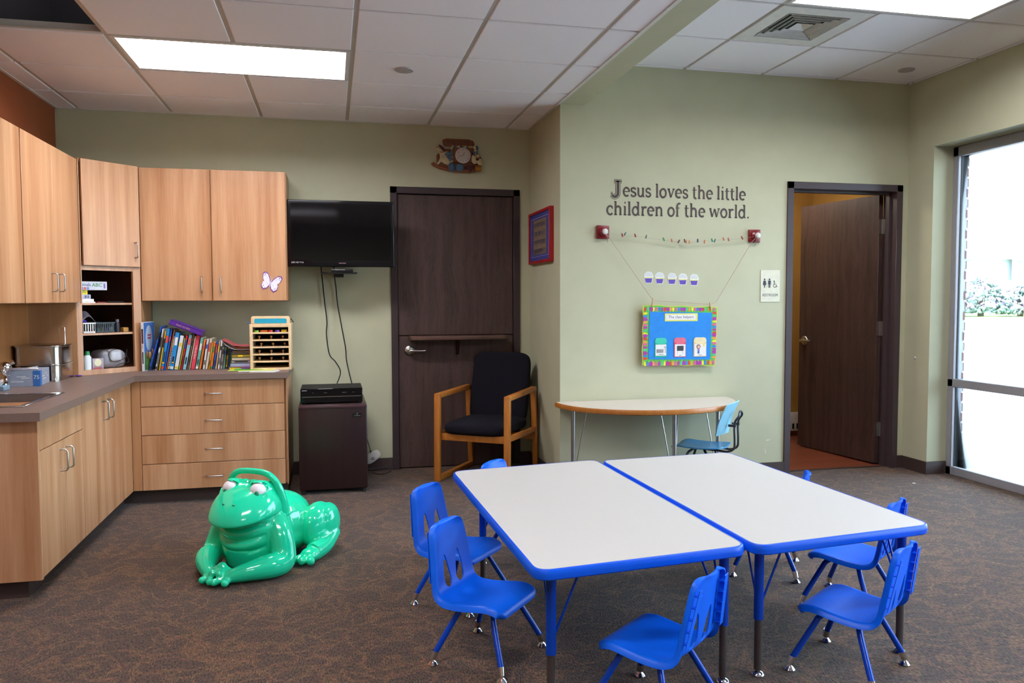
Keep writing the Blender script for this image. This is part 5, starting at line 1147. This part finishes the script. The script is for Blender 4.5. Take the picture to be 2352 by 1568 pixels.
egg('blue_round_box', .918, 2.327, .032, .036, BLU, .016, yc-.022); m = M(); m.tube([(.918+.022*math.cos(a), yc-.037, 2.33+.026*math.sin(a)) for a in [i*PI/8 for i in range(16)]], .0015, 6, closed=True); m.done('box_ring', pm('dark_slate', '#33485e'), t)
egg('blue_teapot', .975, 2.325, .034, .030, BLU, .015, yc-.022); egg('teapot_spout', .99, 2.34, .016, .012, BLU, .012, yc-.028, 30)
egg('goose_body', 1.095, 2.395, .028, .038, CRM, .012, yc-.018); egg('goose_neck', 1.098, 2.45, .014, .03, CRM, .011, yc-.018, 10); egg('goose_head', 1.093, 2.483, .014, .013, CRM, .011, yc-.022)
egg('goose_bill', 1.078, 2.475, .011, .006, ORG, .006, yc-.026, 20); egg('goose_bonnet', 1.110, 2.477, .014, .022, BLU, .012, yc-.016, 15)
for x, z, ro in ((1.085, 2.449, 40), (1.108, 2.447, -40), (1.09, 2.43, 70)): egg('goose_bow', x, z, .014, .008, BLU, .007, yc-.028, ro)
egg('gosling_body', 1.135, 2.375, .024, .028, CRM, .012, yc-.022, -20); egg('gosling_head', 1.118, 2.418, .014, .014, CRM, .011, yc-.024); egg('gosling_bill', 1.108, 2.412, .009, .005, ORG, .005, yc-.03, 20); egg('gosling_scarf', 1.114, 2.393, .013, .011, MAR, .010, yc-.028)
m = M(); m.box(1.10, yc-.032, 2.308, 1.148, yc, 2.348, bev=.004); m.done('basket', ORG, t)
m = M(); [m.box(1.102+.012*k, yc-.034, 2.332, 1.108+.012*k, yc-.03, 2.345) for k in range(4)]; m.done('basket_weave', pm('dark_ochre', '#7a4a14'), t)
heart = [(1.058, 2.295)]+[(1.058+.032*math.sin(a)**3, 2.322+.0022*(13*math.cos(a)-5*math.cos(2*a)-2*math.cos(3*a)-math.cos(4*a))) for a in [PI-i*PI/12 for i in range(1, 24)]]
slab('heart', heart[::-1] if False else heart, yc-.01, .018, MAR, bev=.0)

# ------------------------------------------------------------------ framed print on the alcove wall
t = thing('framed_print', 'red-framed print with blue mat hanging on the short alcove wall', 'picture', (XS, 5.70, 1.78))
y0, y1, z0, z1 = 5.39, 6.005, 1.582, 1.972; w = .02
m = M(); m.box(XS-.032, y0, z0, XS-.0005, y0+w, z1, bev=.002); m.box(XS-.032, y1-w, z0, XS-.0005, y1, z1, bev=.002); m.box(XS-.032, y0+w, z0, XS-.0005, y1-w, z0+w, bev=.002); m.box(XS-.032, y0+w, z1-w, XS-.0005, y1-w, z1, bev=.002); m.done('frame', REDF, t)
m = M(); m.box(XS-.022, y0+w, z0+w, XS-.001, y1-w, z1-w); m.done('mat_board', BLUEMAT, t)
m = M(); e = .045
for q in ((y0+w+e, z0+w+.03, y1-w-e, z0+w+.033), (y0+w+e, z1-w-.033, y1-w-e, z1-w-.03), (y0+w+e, z0+w+.03, y0+w+e+.004, z1-w-.03), (y1-w-e-.004, z0+w+.03, y1-w-e, z1-w-.03)): m.box(XS-.0228, q[0], q[1], XS-.022, q[2], q[3])
m.done('fillet_line', pm('pale_line', '#a8a8c8'), t)
m = M(); m.box(XS-.0235, y0+.12, z0+.065, XS-.022, y1-.13, z1-.065, bev=.0005); pp = m.done('print', TAN, t)
rc = random.Random(3)
m = M()
for r in range(4):
    z = z1-.105-.065*r
    for k in range(7):
        yy = y0+.15+.047*k; m.box(XS-.0242, yy, z-.018, XS-.0236, yy+.006, z+.018); m.box(XS-.0242, yy, z+.012*rc.choice((-1, 0, 1))-.003, XS-.0236, yy+.03, z+.012*rc.choice((0, 1))+.003); m.box(XS-.0242, yy+.024, z-.018*rc.random(), XS-.0236, yy+.030, z+.018)
m.done('print_strokes', pm('print_navy', '#3a3a5c'), pp)

# ------------------------------------------------------------------ lettering on the green wall: slab-serif strokes
def arc(cx_, cy_, rx_, ry_, a0, a1, n=14): return [(cx_+rx_*math.cos(R_(a0+(a1-a0)*i/n)), cy_+ry_*math.sin(R_(a0+(a1-a0)*i/n))) for i in range(n+1)]
w_ = .205
def ser(x, y, l=.17, r=.17): return ([(x-l, y), (x+r, y)], .12)
GL = {
 'e': (.92, [([(.14, .53), (.80, .53)], .10), (arc(.46, .5, .34, .44, 0, 310), w_)]),
 's': (.78, [(arc(.38, .72, .25, .22, 20, 180, 8)+arc(.38, .28, .27, .22, 90+60, -160, 12)[0:0]+[(.13, .70), (.2, .56), (.40, .50), (.58, .42), (.66, .27)]+arc(.38, .27, .27, .22, 0, -165, 8), w_*.9), ([(.62, .72), (.62, .92)], .09), ([(.13, .08), (.13, .30)], .09)]),
 'u': (1.02, [([(.2, .93), (.2, .35)]+arc(.46, .35, .26, .29, 180, 300, 8)+[(.74, .25)], w_), ([(.77, .97), (.77, .05)], w_), ([(.04, .95), (.24, .95)], .10), ([(.62, .95), (.8, .95)], .10), ([(.74, .05), (.94, .05)], .10)]),
 'l': (.52, [([(.26, 1.45), (.26, .05)], w_), ser(.26, .05), ([(.08, 1.42), (.28, 1.42)], .10)]),
 'o': (.98, [(arc(.48, .49, .35, .45, 0, 360, 24), w_)]),
 'v': (.96, [([(.18, .95), (.48, .06)], w_), ([(.80, .95), (.48, .06)], .11), ser(.18, .95, .15, .16), ser(.80, .95, .15, .14)]),
 't': (.66, [([(.28, 1.25), (.28, .3)]+arc(.47, .28, .19, .24, 180, 300, 8), w_), ([(.06, .93), (.58, .93)], .10)]),
 'h': (1.1, [([(.25, 1.45), (.25, .05)], w_), ser(.25, .05), ([(.07, 1.42), (.27, 1.42)], .10), ([(.25, .62)]+arc(.54, .62, .29, .31, 150, 0, 10)+[(.83, .05)], w_), ser(.83, .05, .15, .15)]),
 'i': (.52, [([(.26, .95), (.26, .05)], w_), ser(.26, .05), ([(.08, .93), (.28, .93)], .10), ([(.18, 1.32), (.34, 1.32)], .17)]),
 'c': (.86, [(arc(.46, .49, .34, .45, 40, 320), w_), ([(.73, .62), (.73, .90)], .10)]),
 'd': (1.08, [(arc(.47, .48, .33, .44, 20, 340, 20), w_), ([(.80, 1.45), (.80, .05)], w_), ([(.62, 1.42), (.82, 1.42)], .10), ([(.80, .05), (.98, .05)], .10)]),
 'r': (.78, [([(.26, .95), (.26, .05)], w_), ser(.26, .05, .17, .19), ([(.08, .93), (.28, .93)], .10), ([(.26, .60)]+arc(.54, .60, .26, .31, 150, 50, 8), w_)]),
 'n': (1.1, [([(.25, .95), (.25, .05)], w_), ser(.25, .05), ([(.07, .93), (.27, .93)], .10), ([(.25, .60)]+arc(.54, .60, .29, .33, 150, 0, 10)+[(.83, .05)], w_), ser(.83, .05, .15, .15)]),
 'f': (.66, [([(.26, .05), (.26, 1.1)]+arc(.48, 1.14, .22, .26, 180, 50, 8), w_), ser(.26, .05), ([(.06, .92), (.54, .92)], .10)]),
 'w': (1.4, [([(.16, .95), (.42, .06)], w_), ([(.70, .93), (.42, .06)], .10), ([(.70, .93), (.98, .06)], w_), ([(1.24, .95), (.98, .06)], .10), ser(.16, .95, .13, .15), ser(1.24, .95, .15, .13)]),
 '.': (.4, [([(.11, .09), (.29, .09)], .19)]), ' ': (.42, []),
}
def ribbon(m, P, w, Tm, z=.0012):
    P = [Vector(p) for p in P]; n = len(P); Lf = []; Rt = []
    closed = n > 3 and (P[0]-P[-1]).length < 1e-4
    if closed: P = P[:-1]; n -= 1
    for i in range(n):
        a = P[i-1] if (i or closed) else P[0]; b = P[(i+1) % n] if (i < n-1 or closed) else P[-1]; d = (b-a).normalized(); nn_ = Vector((-d.y, d.x))*w/2
        Lf.append(P[i]+nn_); Rt.append(P[i]-nn_)
    bm = bmesh.new(); vl = [bm.verts.new((p.x, p.y, z)) for p in Lf]; vr = [bm.verts.new((p.x, p.y, z)) for p in Rt]
    for i in range(n if closed else n-1): bm.faces.new((vr[i], vr[(i+1) % n], vl[(i+1) % n], vl[i]))
    m.add(bm, Tm)
def line(name, txt, x0, zb, x1, zb1, xh, root):
    tot = sum(GL[c][0] for c in txt); sx_ = (x1-x0)/tot; m = M(); u = 0
    for c in txt:
        a, st = GL[c]; px = x0+u*sx_; zz = zb+(zb1-zb)*u/tot
        Tm = Matrix.Translation((px, YB-.0004, zz)) @ Matrix(((sx_, 0, 0, 0), (0, 0, -1, 0), (0, xh, 0, 0), (0, 0, 0, 1)))
        for P, w in st: ribbon(m, P, w, Tm, .0012+.0001*(len(P) > 3))
        u += a
    return m.done(name, TEXTB, root, smooth=False)
t = thing('wall_lettering', 'dark brown wall lettering reading Jesus loves the little children of the world.', 'lettering', (2.42, YB, 2.0))
line('text_line', 'esus loves the little', 1.995, 2.028, 2.945, 2.024, .066, t)
line('text_line', 'children of the world.', 1.874, 1.898, 2.975, 1.895, .066, t)
m = M(); Tm = Matrix.Translation((1.905, YB-.0004, 2.018)) @ Matrix(((.088, 0, 0, 0), (0, 0, -1, 0), (0, .088, 0, 0), (0, 0, 0, 1)))
jp = [([(.62, 1.36), (.62, .35)]+arc(.36, .35, .26, .27, 0, -150, 9), .42), ([(.30, 1.30), (.94, 1.30)], .30), ([(.02, .30), (.20, .30)], .30)]
for P, w in jp: ribbon(m, P, w, Tm, .0010)
m.mi = 1
for P, w in jp: ribbon(m, P, w-.10, Tm, .0014)
m.mi = 0
for P, w in jp: ribbon(m, P, w-.20, Tm, .0018)
m.done('initial_letter', [TEXTB, OLIVE], t, smooth=False)

# ------------------------------------------------------------------ red wall plates, string, clips
KN = pm('knob_pale', '#d8d4d0', rough=.25, var=.25, scale=90)
kn = []
for k, (x, z, lab) in enumerate(((1.846, 1.777, 'square red wooden wall knob plate at the left end of the string'), (3.010, 1.768, 'square red wooden wall knob plate at the right end of the string'))):
    t = thing('wall_hook', lab, 'wall hook', (x, YB, z), 0, 'red knob plates holding the string')
    m = M(); m.box(x-.046, YB-.018, z-.046, x+.046, YB-.0005, z+.046, bev=.004, seg=2); m.lathe([(.032, 0), (.030, .008), (.018, .014), (.012, .016)], Matrix.Translation((x, YB-.018, z)) @ Matrix.Rotation(PI/2, 4, 'X'), 24); m.done('plate', pm('plate_red', '#7a1218', rough=.3), t)
    m = M(); m.lathe([(.009, .01), (.009, .025), (.018, .034), (.021, .044), (.016, .054), (0, .058)], Matrix.Translation((x, YB-.018, z)) @ Matrix.Rotation(PI/2, 4, 'X'), 24); m.done('knob', KN, t); kn.append((x, YB-.05, z-.004))
STR = pm('pink_string', '#b58f86', rough=.8); THR = pm('pale_thread', '#9aa396', rough=.8)
clips = [(1.978,1.757,'red'),(1.999,1.765,'grey'),(2.074,1.756,'red'),(2.156,1.748,'grey'),(2.288,1.732,'green'),(2.349,1.725,'orange'),(2.403,1.719,'maroon'),(2.448,1.724,'maroon'),(2.463,1.717,'peach'),(2.485,1.717,'peach'),(2.548,1.726,'navy'),(2.601,1.719,'orange'),(2.659,1.731,'green'),(2.681,1.728,'blue'),(2.749,1.741,'orange'),(2.789,1.738,'pink'),(2.895,1.751,'red')]
m = M(); m.tube(smooth_path([kn[0]]+[(x, YB-.04, z-.006) for x, z, c in clips[::2]]+[kn[1]], 4), .0009, 6); tag(m.done('thread', THR), 'pale sagging thread strung between the two red knob plates', 'thread')
CC = dict(red='#9a2f30', grey='#5a665a', green='#3f8a4a', orange='#d07a4a', maroon='#5a2a26', peach='#d89a6a', navy='#2f3558', blue='#46708a', pink='#b8686a')
rcl = random.Random(8)
for k, (x, z, c) in enumerate(clips):
    T_ = Matrix.Translation((x, YB-.04, z)) @ Matrix.Rotation(R_(rcl.uniform(-30, 35)), 4, 'Y')
    m = M(); m.box(-.0038, -.004, -.013, -.0004, .004, .012, mat=T_ @ Matrix.Rotation(R_(4), 4, 'Y')); m.box(.0004, -.004, -.013, .0038, .004, .012, mat=T_ @ Matrix.Rotation(R_(-4), 4, 'Y')); m.box(-.003, -.0045, -.002, .003, .0045, .0, mat=T_)
    tag(m.done('mini_clothespin', pm('pin_'+c, CC[c], rough=.5)), 'tiny %s clothespin on the sagging thread, %s from the left' % (c, ORD[k]), 'clothespin', 'tiny clothespins on the thread')
# poster on strings
m = M(); yy = YB-.035
m.tube([kn[0], (1.875, yy-.01, 1.745), (2.20, yy-.005, 1.315)], .0016, 6); m.tube([(2.20, yy-.005, 1.315), (2.226, yy-.004, 1.300), (2.66, yy-.004, 1.272), (2.70, yy-.005, 1.295)], .0013, 6); m.tube([kn[1], (2.97, yy-.01, 1.72), (2.70, yy-.005, 1.295)], .0016, 6)
m.tube([kn[0], (1.87, yy-.01, 1.735), (1.874, yy, 1.705)], .0022, 6); m.tube([kn[1], (3.002, yy-.01, 1.72), (3.003, yy, 1.695)], .0022, 6)
tag(m.done('hanging_string', STR), 'pink string running from the red knob plates down to the poster', 'string')
t = thing('class_poster', 'blue class helpers poster with a crayon-patterned border hanging by pink string', 'poster', (2.42, yy, 1.05))
x0, x1, z0, z1 = 2.131, 2.709, .835, 1.264
def wav(a, b, n, amp, ph): return [(a[0]+(b[0]-a[0])*i/n + (-(b[1]-a[1]))/((abs(b[0]-a[0])+abs(b[1]-a[1])))*amp*math.sin(i/n*PI*6+ph), a[1]+(b[1]-a[1])*i/n + ((b[0]-a[0]))/((abs(b[0]-a[0])+abs(b[1]-a[1])))*amp*math.sin(i/n*PI*6+ph)) for i in range(n)]
cn = [(x0+.0, z0+.01), (x1-.012, z0-.006), (x1, z1-.010), (x0+.006, z1+.006)]
out = []
for i in range(4): out += wav(cn[i], cn[(i+1) % 4], 24, .0035, i)
m = M(); m.prism(out, 0, .004, mat=XZ(yy)); m.done('poster_board', pm('board_edge_yellow', '#d8cf5a', rough=.6), t)
inn = []
for i in range(4):
    a, b = [(c[0]+(.006 if c[0] < 2.4 else -.006), c[1]+(.005 if c[1] < 1 else -.005)) for c in (cn[i], cn[(i+1) % 4])]; inn += wav(a, b, 24, .003, i)
m = M(); m.prism(inn, 0, .0008, mat=XZ(yy-.004)); m.done('border_strip', pm('border_green', '#5fc043', rough=.5), t)
CRA = [pm('cr'+c, c, rough=.5) for c in ('#d8352c', '#e8dd3a', '#a8329c', '#e89a4a', '#3a78d0', '#58c088', '#e05a9a')]
m = M(); rp = random.Random(4)
def crayon(p, q, w, mi):
    p, q = Vector(p), Vector(q); d = (q-p).normalized(); n_ = Vector((-d.y, d.x)); L = (q-p).length
    P = [p-n_*w/2, p+d*L*.62-n_*w/2, p+d*L*.68-n_*w*.28, q, p+d*L*.68+n_*w*.28, p+d*L*.62+n_*w/2, p+n_*w/2]
    m.mi = mi; m.prism([v.to_tuple() for v in P], .001, .0022+.0004*rp.random(), mat=XZ(yy-.004))
n = 26
for k in range(n):
    u = (k+.5)/n; big = k % 6 == 2; w = .026 if big else .015
    x = x0+.012+(x1-x0-.03)*u; j = rp.uniform(-.006, .006)
    zt_, zb_ = z1-.008-.008*u, z1-.046
    crayon((x, zt_-.002), (x+j, zb_), w, 2 if big else (k*5) % 7); crayon((x, z0+.004), (x+j, z0+.042), w, 2 if big else (k*3+1) % 7)
n = 17
for k in range(n):
    u = (k+.5)/n; big = k % 6 == 2; w = .026 if big else .015; z = z0+.045+(z1-z0-.09)*u; j = rp.uniform(-.005, .005)
    crayon((x0+.008, z), (x0+.046, z+j), w, 2 if big else (k*4) % 7); crayon((x1-.010, z), (x1-.048, z+j), w, 2 if big else (k*2+3) % 7)
m.done('crayon_pattern', CRA, t, smooth=False)
m = M(); m.prism([(x0+.047, z0+.050), (x1-.055, z0+.040), (x1-.045, z1-.052), (x0+.053, z1-.042)], 0, .0035, mat=XZ(yy-.004)); m.done('blue_panel', pm('poster_blue', '#1683d8', rough=.6), t)
yp = yy-.0076
m = M(); m.box(2.300, yp-.001, 1.153, 2.552, yp, 1.209); tl = m.done('title_card', pm('pale_yellow_card', '#dede6a'), t)
m = M(); m.box(2.310, yp-.0016, 1.163, 2.537, yp-.001, 1.200); m.done('title_paper', PAPER, tl)
m = M(); m.text('The class helpers', .0285, FR(2.424, yp-.0018, 1.183), depth=.0002, sx=.98); m.done('title_text', pm('violet_ink', '#4a3a6a'), tl)
for k, (a, b, c, nm) in enumerate(((2.224, 2.315, '#1aa88a', 'green'), (2.371, 2.462, '#d0405c', 'pink'), (2.522, 2.621, '#dfc48a', 'cream'))):
    zz0, zz1 = .898, 1.036
    P = [(a, zz0), (b, zz0), (b, zz1-.02), (b-.006, zz1-.006), (b-.018, zz1), (a+.018, zz1), (a+.006, zz1-.006), (a, zz1-.02)]
    m = M(); m.prism(P, 0, .0025, mat=XZ(yp)); pk = m.done('pocket', pm('pocket_'+nm, c, rough=.5), t)
    m = M(); e = .004; m.prism([(a, zz1-.03), (a+.02, zz1-.044), (b-.02, zz1-.044), (b, zz1-.03), (b, zz1-.02), (b-.006, zz1-.006), (b-.018, zz1), (a+.018, zz1), (a+.006, zz1-.006), (a, zz1-.02)], 0, .001, mat=XZ(yp-.0026)); m.done('pocket_flap', pm('pocketflap_'+nm, {'green': '#3cc4a4', 'pink': '#e06a80', 'cream': '#ead8a8'}[nm], rough=.5), pk)
    m = M(); m.box(a+.006, yp-.0042, zz0+.012 if k == 0 else zz0+.004, b-.004, yp-.0026, zz1-.047); m.done('pocket_card', PAPER, pk)
    m = M(); xc = (a+b)/2; yq = yp-.0044
    if k == 0:
        for j in range(6): m.box(a+.014+.009*j, yq-.0003, zz0+.032, a+.019+.009*j, yq, zz0+.058)
        m.box(b-.014, yq-.0003, zz0+.03, b-.011, yq, zz0+.075); m.box(b-.019, yq-.0003, zz0+.072, b-.007, yq, zz0+.076); m.box(xc-.015, yq-.0003, zz0+.019, xc+.02, yq, zz0+.022)
    elif k == 1:
        m.box(xc-.024, yq-.0003, zz0+.044, xc+.027, yq, zz0+.080); m.box(xc-.008, yq-.0003, zz0+.010, xc+.010, yq, zz0+.013)
    else: m.box(xc-.012, yq-.0003, zz0+.010, xc+.014, yq, zz0+.013)
    m.done('card_print', pm('charcoal_ink', '#30343c'), pk)
    if k == 1: m = M(); m.bar((xc-.016, yq, zz0+.044), (xc-.02, yq, zz0+.022), .002, .0006, up=(0, 1, 0)); m.bar((xc+.018, yq, zz0+.044), (xc+.022, yq, zz0+.022), .002, .0006, up=(0, 1, 0)); m.done('easel_legs', pm('easel_tan', '#b88a5a'), pk)
    if k == 2:
        m = M(); m.ell((xc-.012, yq, zz0+.072), (.016, .001, .017), u=16, v=8); m.done('hair_print', pm('print_hair', '#9a5a44'), pk)
        m = M(); m.ell((xc-.012, yq-.001, zz0+.070), (.010, .001, .011), u=16, v=8); m.done('face_print', pm('print_skin', '#e2b89a'), pk)
        m = M(); m.box(xc-.02, yq-.0006, zz0+.040, xc-.004, yq, zz0+.057); m.done('shirt_print', pm('print_lilac', '#8a78b8'), pk)
        m = M(); m.box(xc-.019, yq-.0006, zz0+.022, xc-.005, yq, zz0+.040); m.done('trousers_print', pm('print_blue', '#3a5aa8'), pk)
        m = M(); m.lathe([(0, 0), (.010, 0), (0, .0005)], Matrix.Translation((xc+.030, yq, zz0+.082)) @ Matrix.Rotation(PI/2, 4, 'X'), 14); m.done('sun_print', pm('print_sun', '#e2cf70'), pk)
for x, z, lab in ((2.206, 1.290, 'wooden clothespin gripping the upper left corner of the poster'), (2.650, 1.258, 'wooden clothespin gripping the upper right corner of the poster')):
    T_ = Matrix.Translation((x, yy-.012, z)) @ Matrix.Rotation(R_(8 if x < 2.4 else -12), 4, 'Y')
    m = M(); m.box(-.004, .002, -.030, .004, .007, .030, bev=.001, mat=T_ @ Matrix.Rotation(R_(4), 4, 'X')); m.box(-.004, -.005, -.030, .004, .0, .030, bev=.001, mat=T_ @ Matrix.Rotation(R_(-4), 4, 'X')); m.tube([T_ @ Vector((-.0045, 0, 0)), T_ @ Vector((.0045, 0, 0))], .003, 8)
    tag(m.done('clothespin', pm('pin_wood', '#c8a882', rough=.6)), lab, 'clothespin', 'wooden clothespins on the poster')
# cupcakes
for k, x in enumerate((2.192, 2.276, 2.370, 2.454, 2.542)):
    z = 1.468-.004*k; t = thing('paper_cupcake', 'white and purple paper cupcake on the green wall, %s of five from the left' % ORD[k], 'cupcake', (x, YB, z), 0, 'paper cupcakes in a row')
    top = [(x+.036*math.cos(a)*(1+.04*math.cos(7*a)), z+.004+.034*math.sin(a)*(1+.04*math.cos(7*a))) for a in [R_(-12+i*204/24) for i in range(25)]]
    P = [(x-.024, z-.045), (x+.024, z-.045), (x+.033, z-.004)]+top+[(x-.033, z-.004)]
    m = M(); m.prism(P, 0, .0012, mat=XZ(YB-.0006)); m.done('backing', PAPER, t)
    m = M(); m.prism([(x-.021, z-.041), (x+.021, z-.041), (x+.028, z-.010), (x-.028, z-.010)], 0, .0005, mat=XZ(YB-.0018)); m.done('wrapper', pm('wrapper_purple', '#5f45a8', rough=.5), t)
    m = M(); m.prism([(x-.030, z-.010), (x+.030, z-.010), (x+.033, z-.002), (x-.033, z-.002)], 0, .0004, mat=XZ(YB-.0018)); m.done('frosting_edge', pm('frost_yellow', '#dcd88a'), t)
    m = M(); m.prism([(x+(px-x)*.86, z+.004+(pz_-z-.004)*.86+.001) for px, pz_ in top[1:-1]], 0, .0004, mat=XZ(YB-.0018)); m.done('frosting', pm('frost_white', '#cfd2d0', rough=.7), t)
# restroom sign
t = thing('restroom_sign', 'cream RESTROOM sign with woman, man and wheelchair symbols beside the open door', 'sign', (3.148, YB, 1.405))
m = M(); m.box(3.07, YB-.005, 1.288, 3.227, YB-.0005, 1.521, bev=.001); m.done('sign_plate', pm('sign_cream', '#d8d5bd', rough=.5), t)
INK = pm('sign_slate', '#2c3440', rough=.6); yq = YB-.0052
def disc(m, x, z, r): m.lathe([(0, 0), (r, 0), (r, .0008), (0, .0009)], Matrix.Translation((x, yq, z)) @ Matrix.Rotation(PI/2, 4, 'X'), 16)
m = M(); x = 3.101; disc(m, x, 1.453, .0065); m.prism([(x-.004, 1.392), (x-.001, 1.392), (x-.001, 1.41), (x+.001, 1.41), (x+.001, 1.392), (x+.004, 1.392), (x+.004, 1.41), (x+.012, 1.41), (x+.006, 1.434), (x+.012, 1.416), (x+.0145, 1.418), (x+.008, 1.444), (x-.008, 1.444), (x-.0145, 1.418), (x-.012, 1.416), (x-.006, 1.434), (x-.012, 1.41), (x-.004, 1.41)], 0, .0008, mat=XZ(yq)); m.done('woman_symbol', INK, t, smooth=False)
m = M(); x = 3.141; disc(m, x, 1.453, .0065); m.prism([(x-.007, 1.392), (x-.001, 1.392), (x-.001, 1.416), (x+.001, 1.416), (x+.001, 1.392), (x+.007, 1.392), (x+.007, 1.438), (x+.0085, 1.438), (x+.0085, 1.416), (x+.0115, 1.416), (x+.0115, 1.444), (x-.0115, 1.444), (x-.0115, 1.416), (x-.0085, 1.416), (x-.0085, 1.438), (x-.007, 1.438)], 0, .0008, mat=XZ(yq)); m.done('man_symbol', INK, t, smooth=False)
m = M(); x = 3.185; disc(m, x-.006, 1.440, .005)
Tq = Matrix.Translation((x, yq, 1.39)) @ Matrix(((1, 0, 0, 0), (0, 0, -1, 0), (0, 1, 0, 0), (0, 0, 0, 1)))
ribbon(m, arc(0, .018, .013, .013, 110, 360, 14), .0035, Tq, .0008); ribbon(m, [(-.006, .046), (-.004, .026), (.010, .026), (.017, .009), (.023, .011)], .0042, Tq, .0008); ribbon(m, [(-.005, .037), (.008, .037)], .003, Tq, .0008); m.done('wheelchair_symbol', INK, t, smooth=False)
m = M(); m.box(3.121, YB-.0056, 1.392, 3.122, YB-.005, 1.458); m.text('RESTROOM', .0285, FR(3.148, yq, 1.337), depth=.0003, sx=.86); m.done('sign_text', INK, t)
# scraps of tape and wall scuffs
for k, (x, z, w, h, a, lab) in enumerate(((3.148, .262, .024, .005, 6, 'small white tape strip low on the green wall near the door'), (3.172, .268, .005, .005, 0, 'tiny white tape dot low on the green wall'), (3.128, .18, .005, .036, 8, 'thin white upright tape scrap just above the dark baseboard'))):
    m = M(); m.box(-w/2, -.001, -h/2, w/2, 0, h/2, mat=Matrix.Translation((x, YB-.0006, z)) @ Matrix.Rotation(R_(-a), 4, 'Y')); tag(m.done('tape_scrap', PAPER), lab, 'tape')
for y, z, lab in ((5.12, .86, 'small round white bump on the wall beside the window, upper one'), ):
    m = M(); m.lathe([(0, 0), (.012, 0), (.009, .005), (0, .006)], Matrix.Translation((XC-.0004, y, z)) @ Matrix.Rotation(-PI/2, 4, 'Y'), 16); tag(m.done('door_bumper', pm('clear_bumper', '#b8bdb4', rough=.2)), 'small round pale bumper on the olive wall beside the window', 'bumper')
m = M(); m.box(4.0, 4.74, .0005, 4.02, 4.75, .003); tag(m.done('paper_scrap', PAPER), 'tiny white scrap on the carpet near the window', 'scrap')

# ------------------------------------------------------------------ outside
CONC = pm('pale_concrete', '#9a9da2', rough=.9, var=.08, scale=3); LAWN = pm('lawn_green', '#6f8a4a', rough=1, var=.35, scale=8)
m = M(); m.box(XC+OX, -12, -.12, 11, 16, -.02); struct(m.done('sidewalk', CONC, smooth=False))
m = M(); m.box(11.02, -40, -.14, 42, 90, -.05); struct(m.done('parking_lot', pm('pale_asphalt', '#aaa59a', rough=.95, var=.06, scale=1.5), smooth=False))
m = M(); m.box(42, -60, -.14, 140, 160, -.02); m.box(-90, 7.6, -.14, XC-.2, 90, -.1); struct(m.done('lawn', LAWN, smooth=False))
def bush(label, x, y, r, h, seed):
    t = thing('lilac_bush', label, 'bush', (x, y, 0), 0, 'flowering bushes across the lot'); rs = random.Random(seed)
    ml, mf = M(), M()
    for k in range(520):
        a, b_ = rs.uniform(0, 2*PI), rs.uniform(-.15, 1)
        rr_ = r*math.sqrt(max(0, 1-max(0, b_)**2))*rs.uniform(.75, 1.02); p = Vector((x+rr_*math.cos(a), y+rr_*math.sin(a), h*.12+h*.85*max(0, b_)*rs.uniform(.8, 1.03)))
        s_ = rs.uniform(.10, .24); q = Matrix.Translation(p) @ Matrix.Rotation(rs.uniform(0, 6), 4, (rs.random(), rs.random(), rs.random()+.1))
        tgt = mf if (rs.random() < .38 and b_ > .1) else ml
        bm = bmesh.new(); bmesh.ops.create_icosphere(bm, subdivisions=1, radius=s_); tgt.add(bm, q @ Matrix.Diagonal((1, .8, .45, 1)))
    ml.done('foliage', pm('leaf_green', '#6a7f78', rough=.8, var=.3, scale=4), t); mf.done('blossom', pm('lilac_hazed', '#b79cc4', rough=.8, var=.2), t)  # foliage and blossom colours paled to stand in for glare haze
    m = M(); [m.tube([(x+.1*k, y, 0), (x+.25*k, y+.1*k, h*.5)], [.06, .03], 8) for k in (-2, -1, 0, 1, 2)]; m.done('stem', pm('bark', '#5a4a3a', rough=.9), t)
bush('large lilac bush in bloom outside the window, next to the brick edge', 44.5, 49.5, 1.7, 3.1, 1)
bush('lilac bush in bloom outside the window, in the middle', 46.8, 49.0, 1.9, 2.9, 2)
bush('lower lilac bush outside the window, at the right before the house', 49.5, 48.2, 1.5, 2.3, 3)
t = thing('house', 'white clapboard house with a low wing and dark windows across the lot', 'house', (56, 52, 0))
WS = pm('white_siding', '#c2c6cc', rough=.8, stretch=(1, 1, 12), scale=3); RF = pm('pale_roof', '#c8ccd0', rough=.9)
m = M(); m.box(46, 56, -.1, 58, 64, 4.6); m.done('wing_wall', WS, t, smooth=False)
m = M(); m.prism([(55.4, 4.6), (64.6, 4.6), (60, 6.9)], 45.4, 58, mat=Matrix(((0, 0, 1, 0), (1, 0, 0, 0), (0, 1, 0, 0), (0, 0, 0, 1)))); m.done('wing_roof', RF, t, smooth=False)
m = M(); m.box(56, 44, -.1, 66, 55.5, 7.0); m.done('main_wall', WS, t, smooth=False)
m = M(); m.prism([(43.5, 7.0), (56, 7.0), (49.7, 10.4)], 55.5, 66.5, mat=Matrix(((0, 0, 1, 0), (1, 0, 0, 0), (0, 1, 0, 0), (0, 0, 0, 1)))); m.done('main_roof', RF, t, smooth=False)
for z0_, z1_ in ((4.3, 5.9), (1.0, 2.6)):
    for y_ in (53.7, 50.0):
        m = M(); m.box(55.93, y_, z0_, 55.99, y_+1.2, z1_); w_o = m.done('window', pm('house_glass', '#5f7088', rough=.2), t, smooth=False)
        m = M(); m.box(55.9, y_-.1, z0_-.1, 55.94, y_, z1_+.1); m.box(55.9, y_+1.2, z0_-.1, 55.94, y_+1.3, z1_+.1); m.box(55.9, y_, (z0_+z1_)/2-.04, 55.935, y_+1.2, (z0_+z1_)/2+.04); m.done('window_trim', WS, w_o, smooth=False)
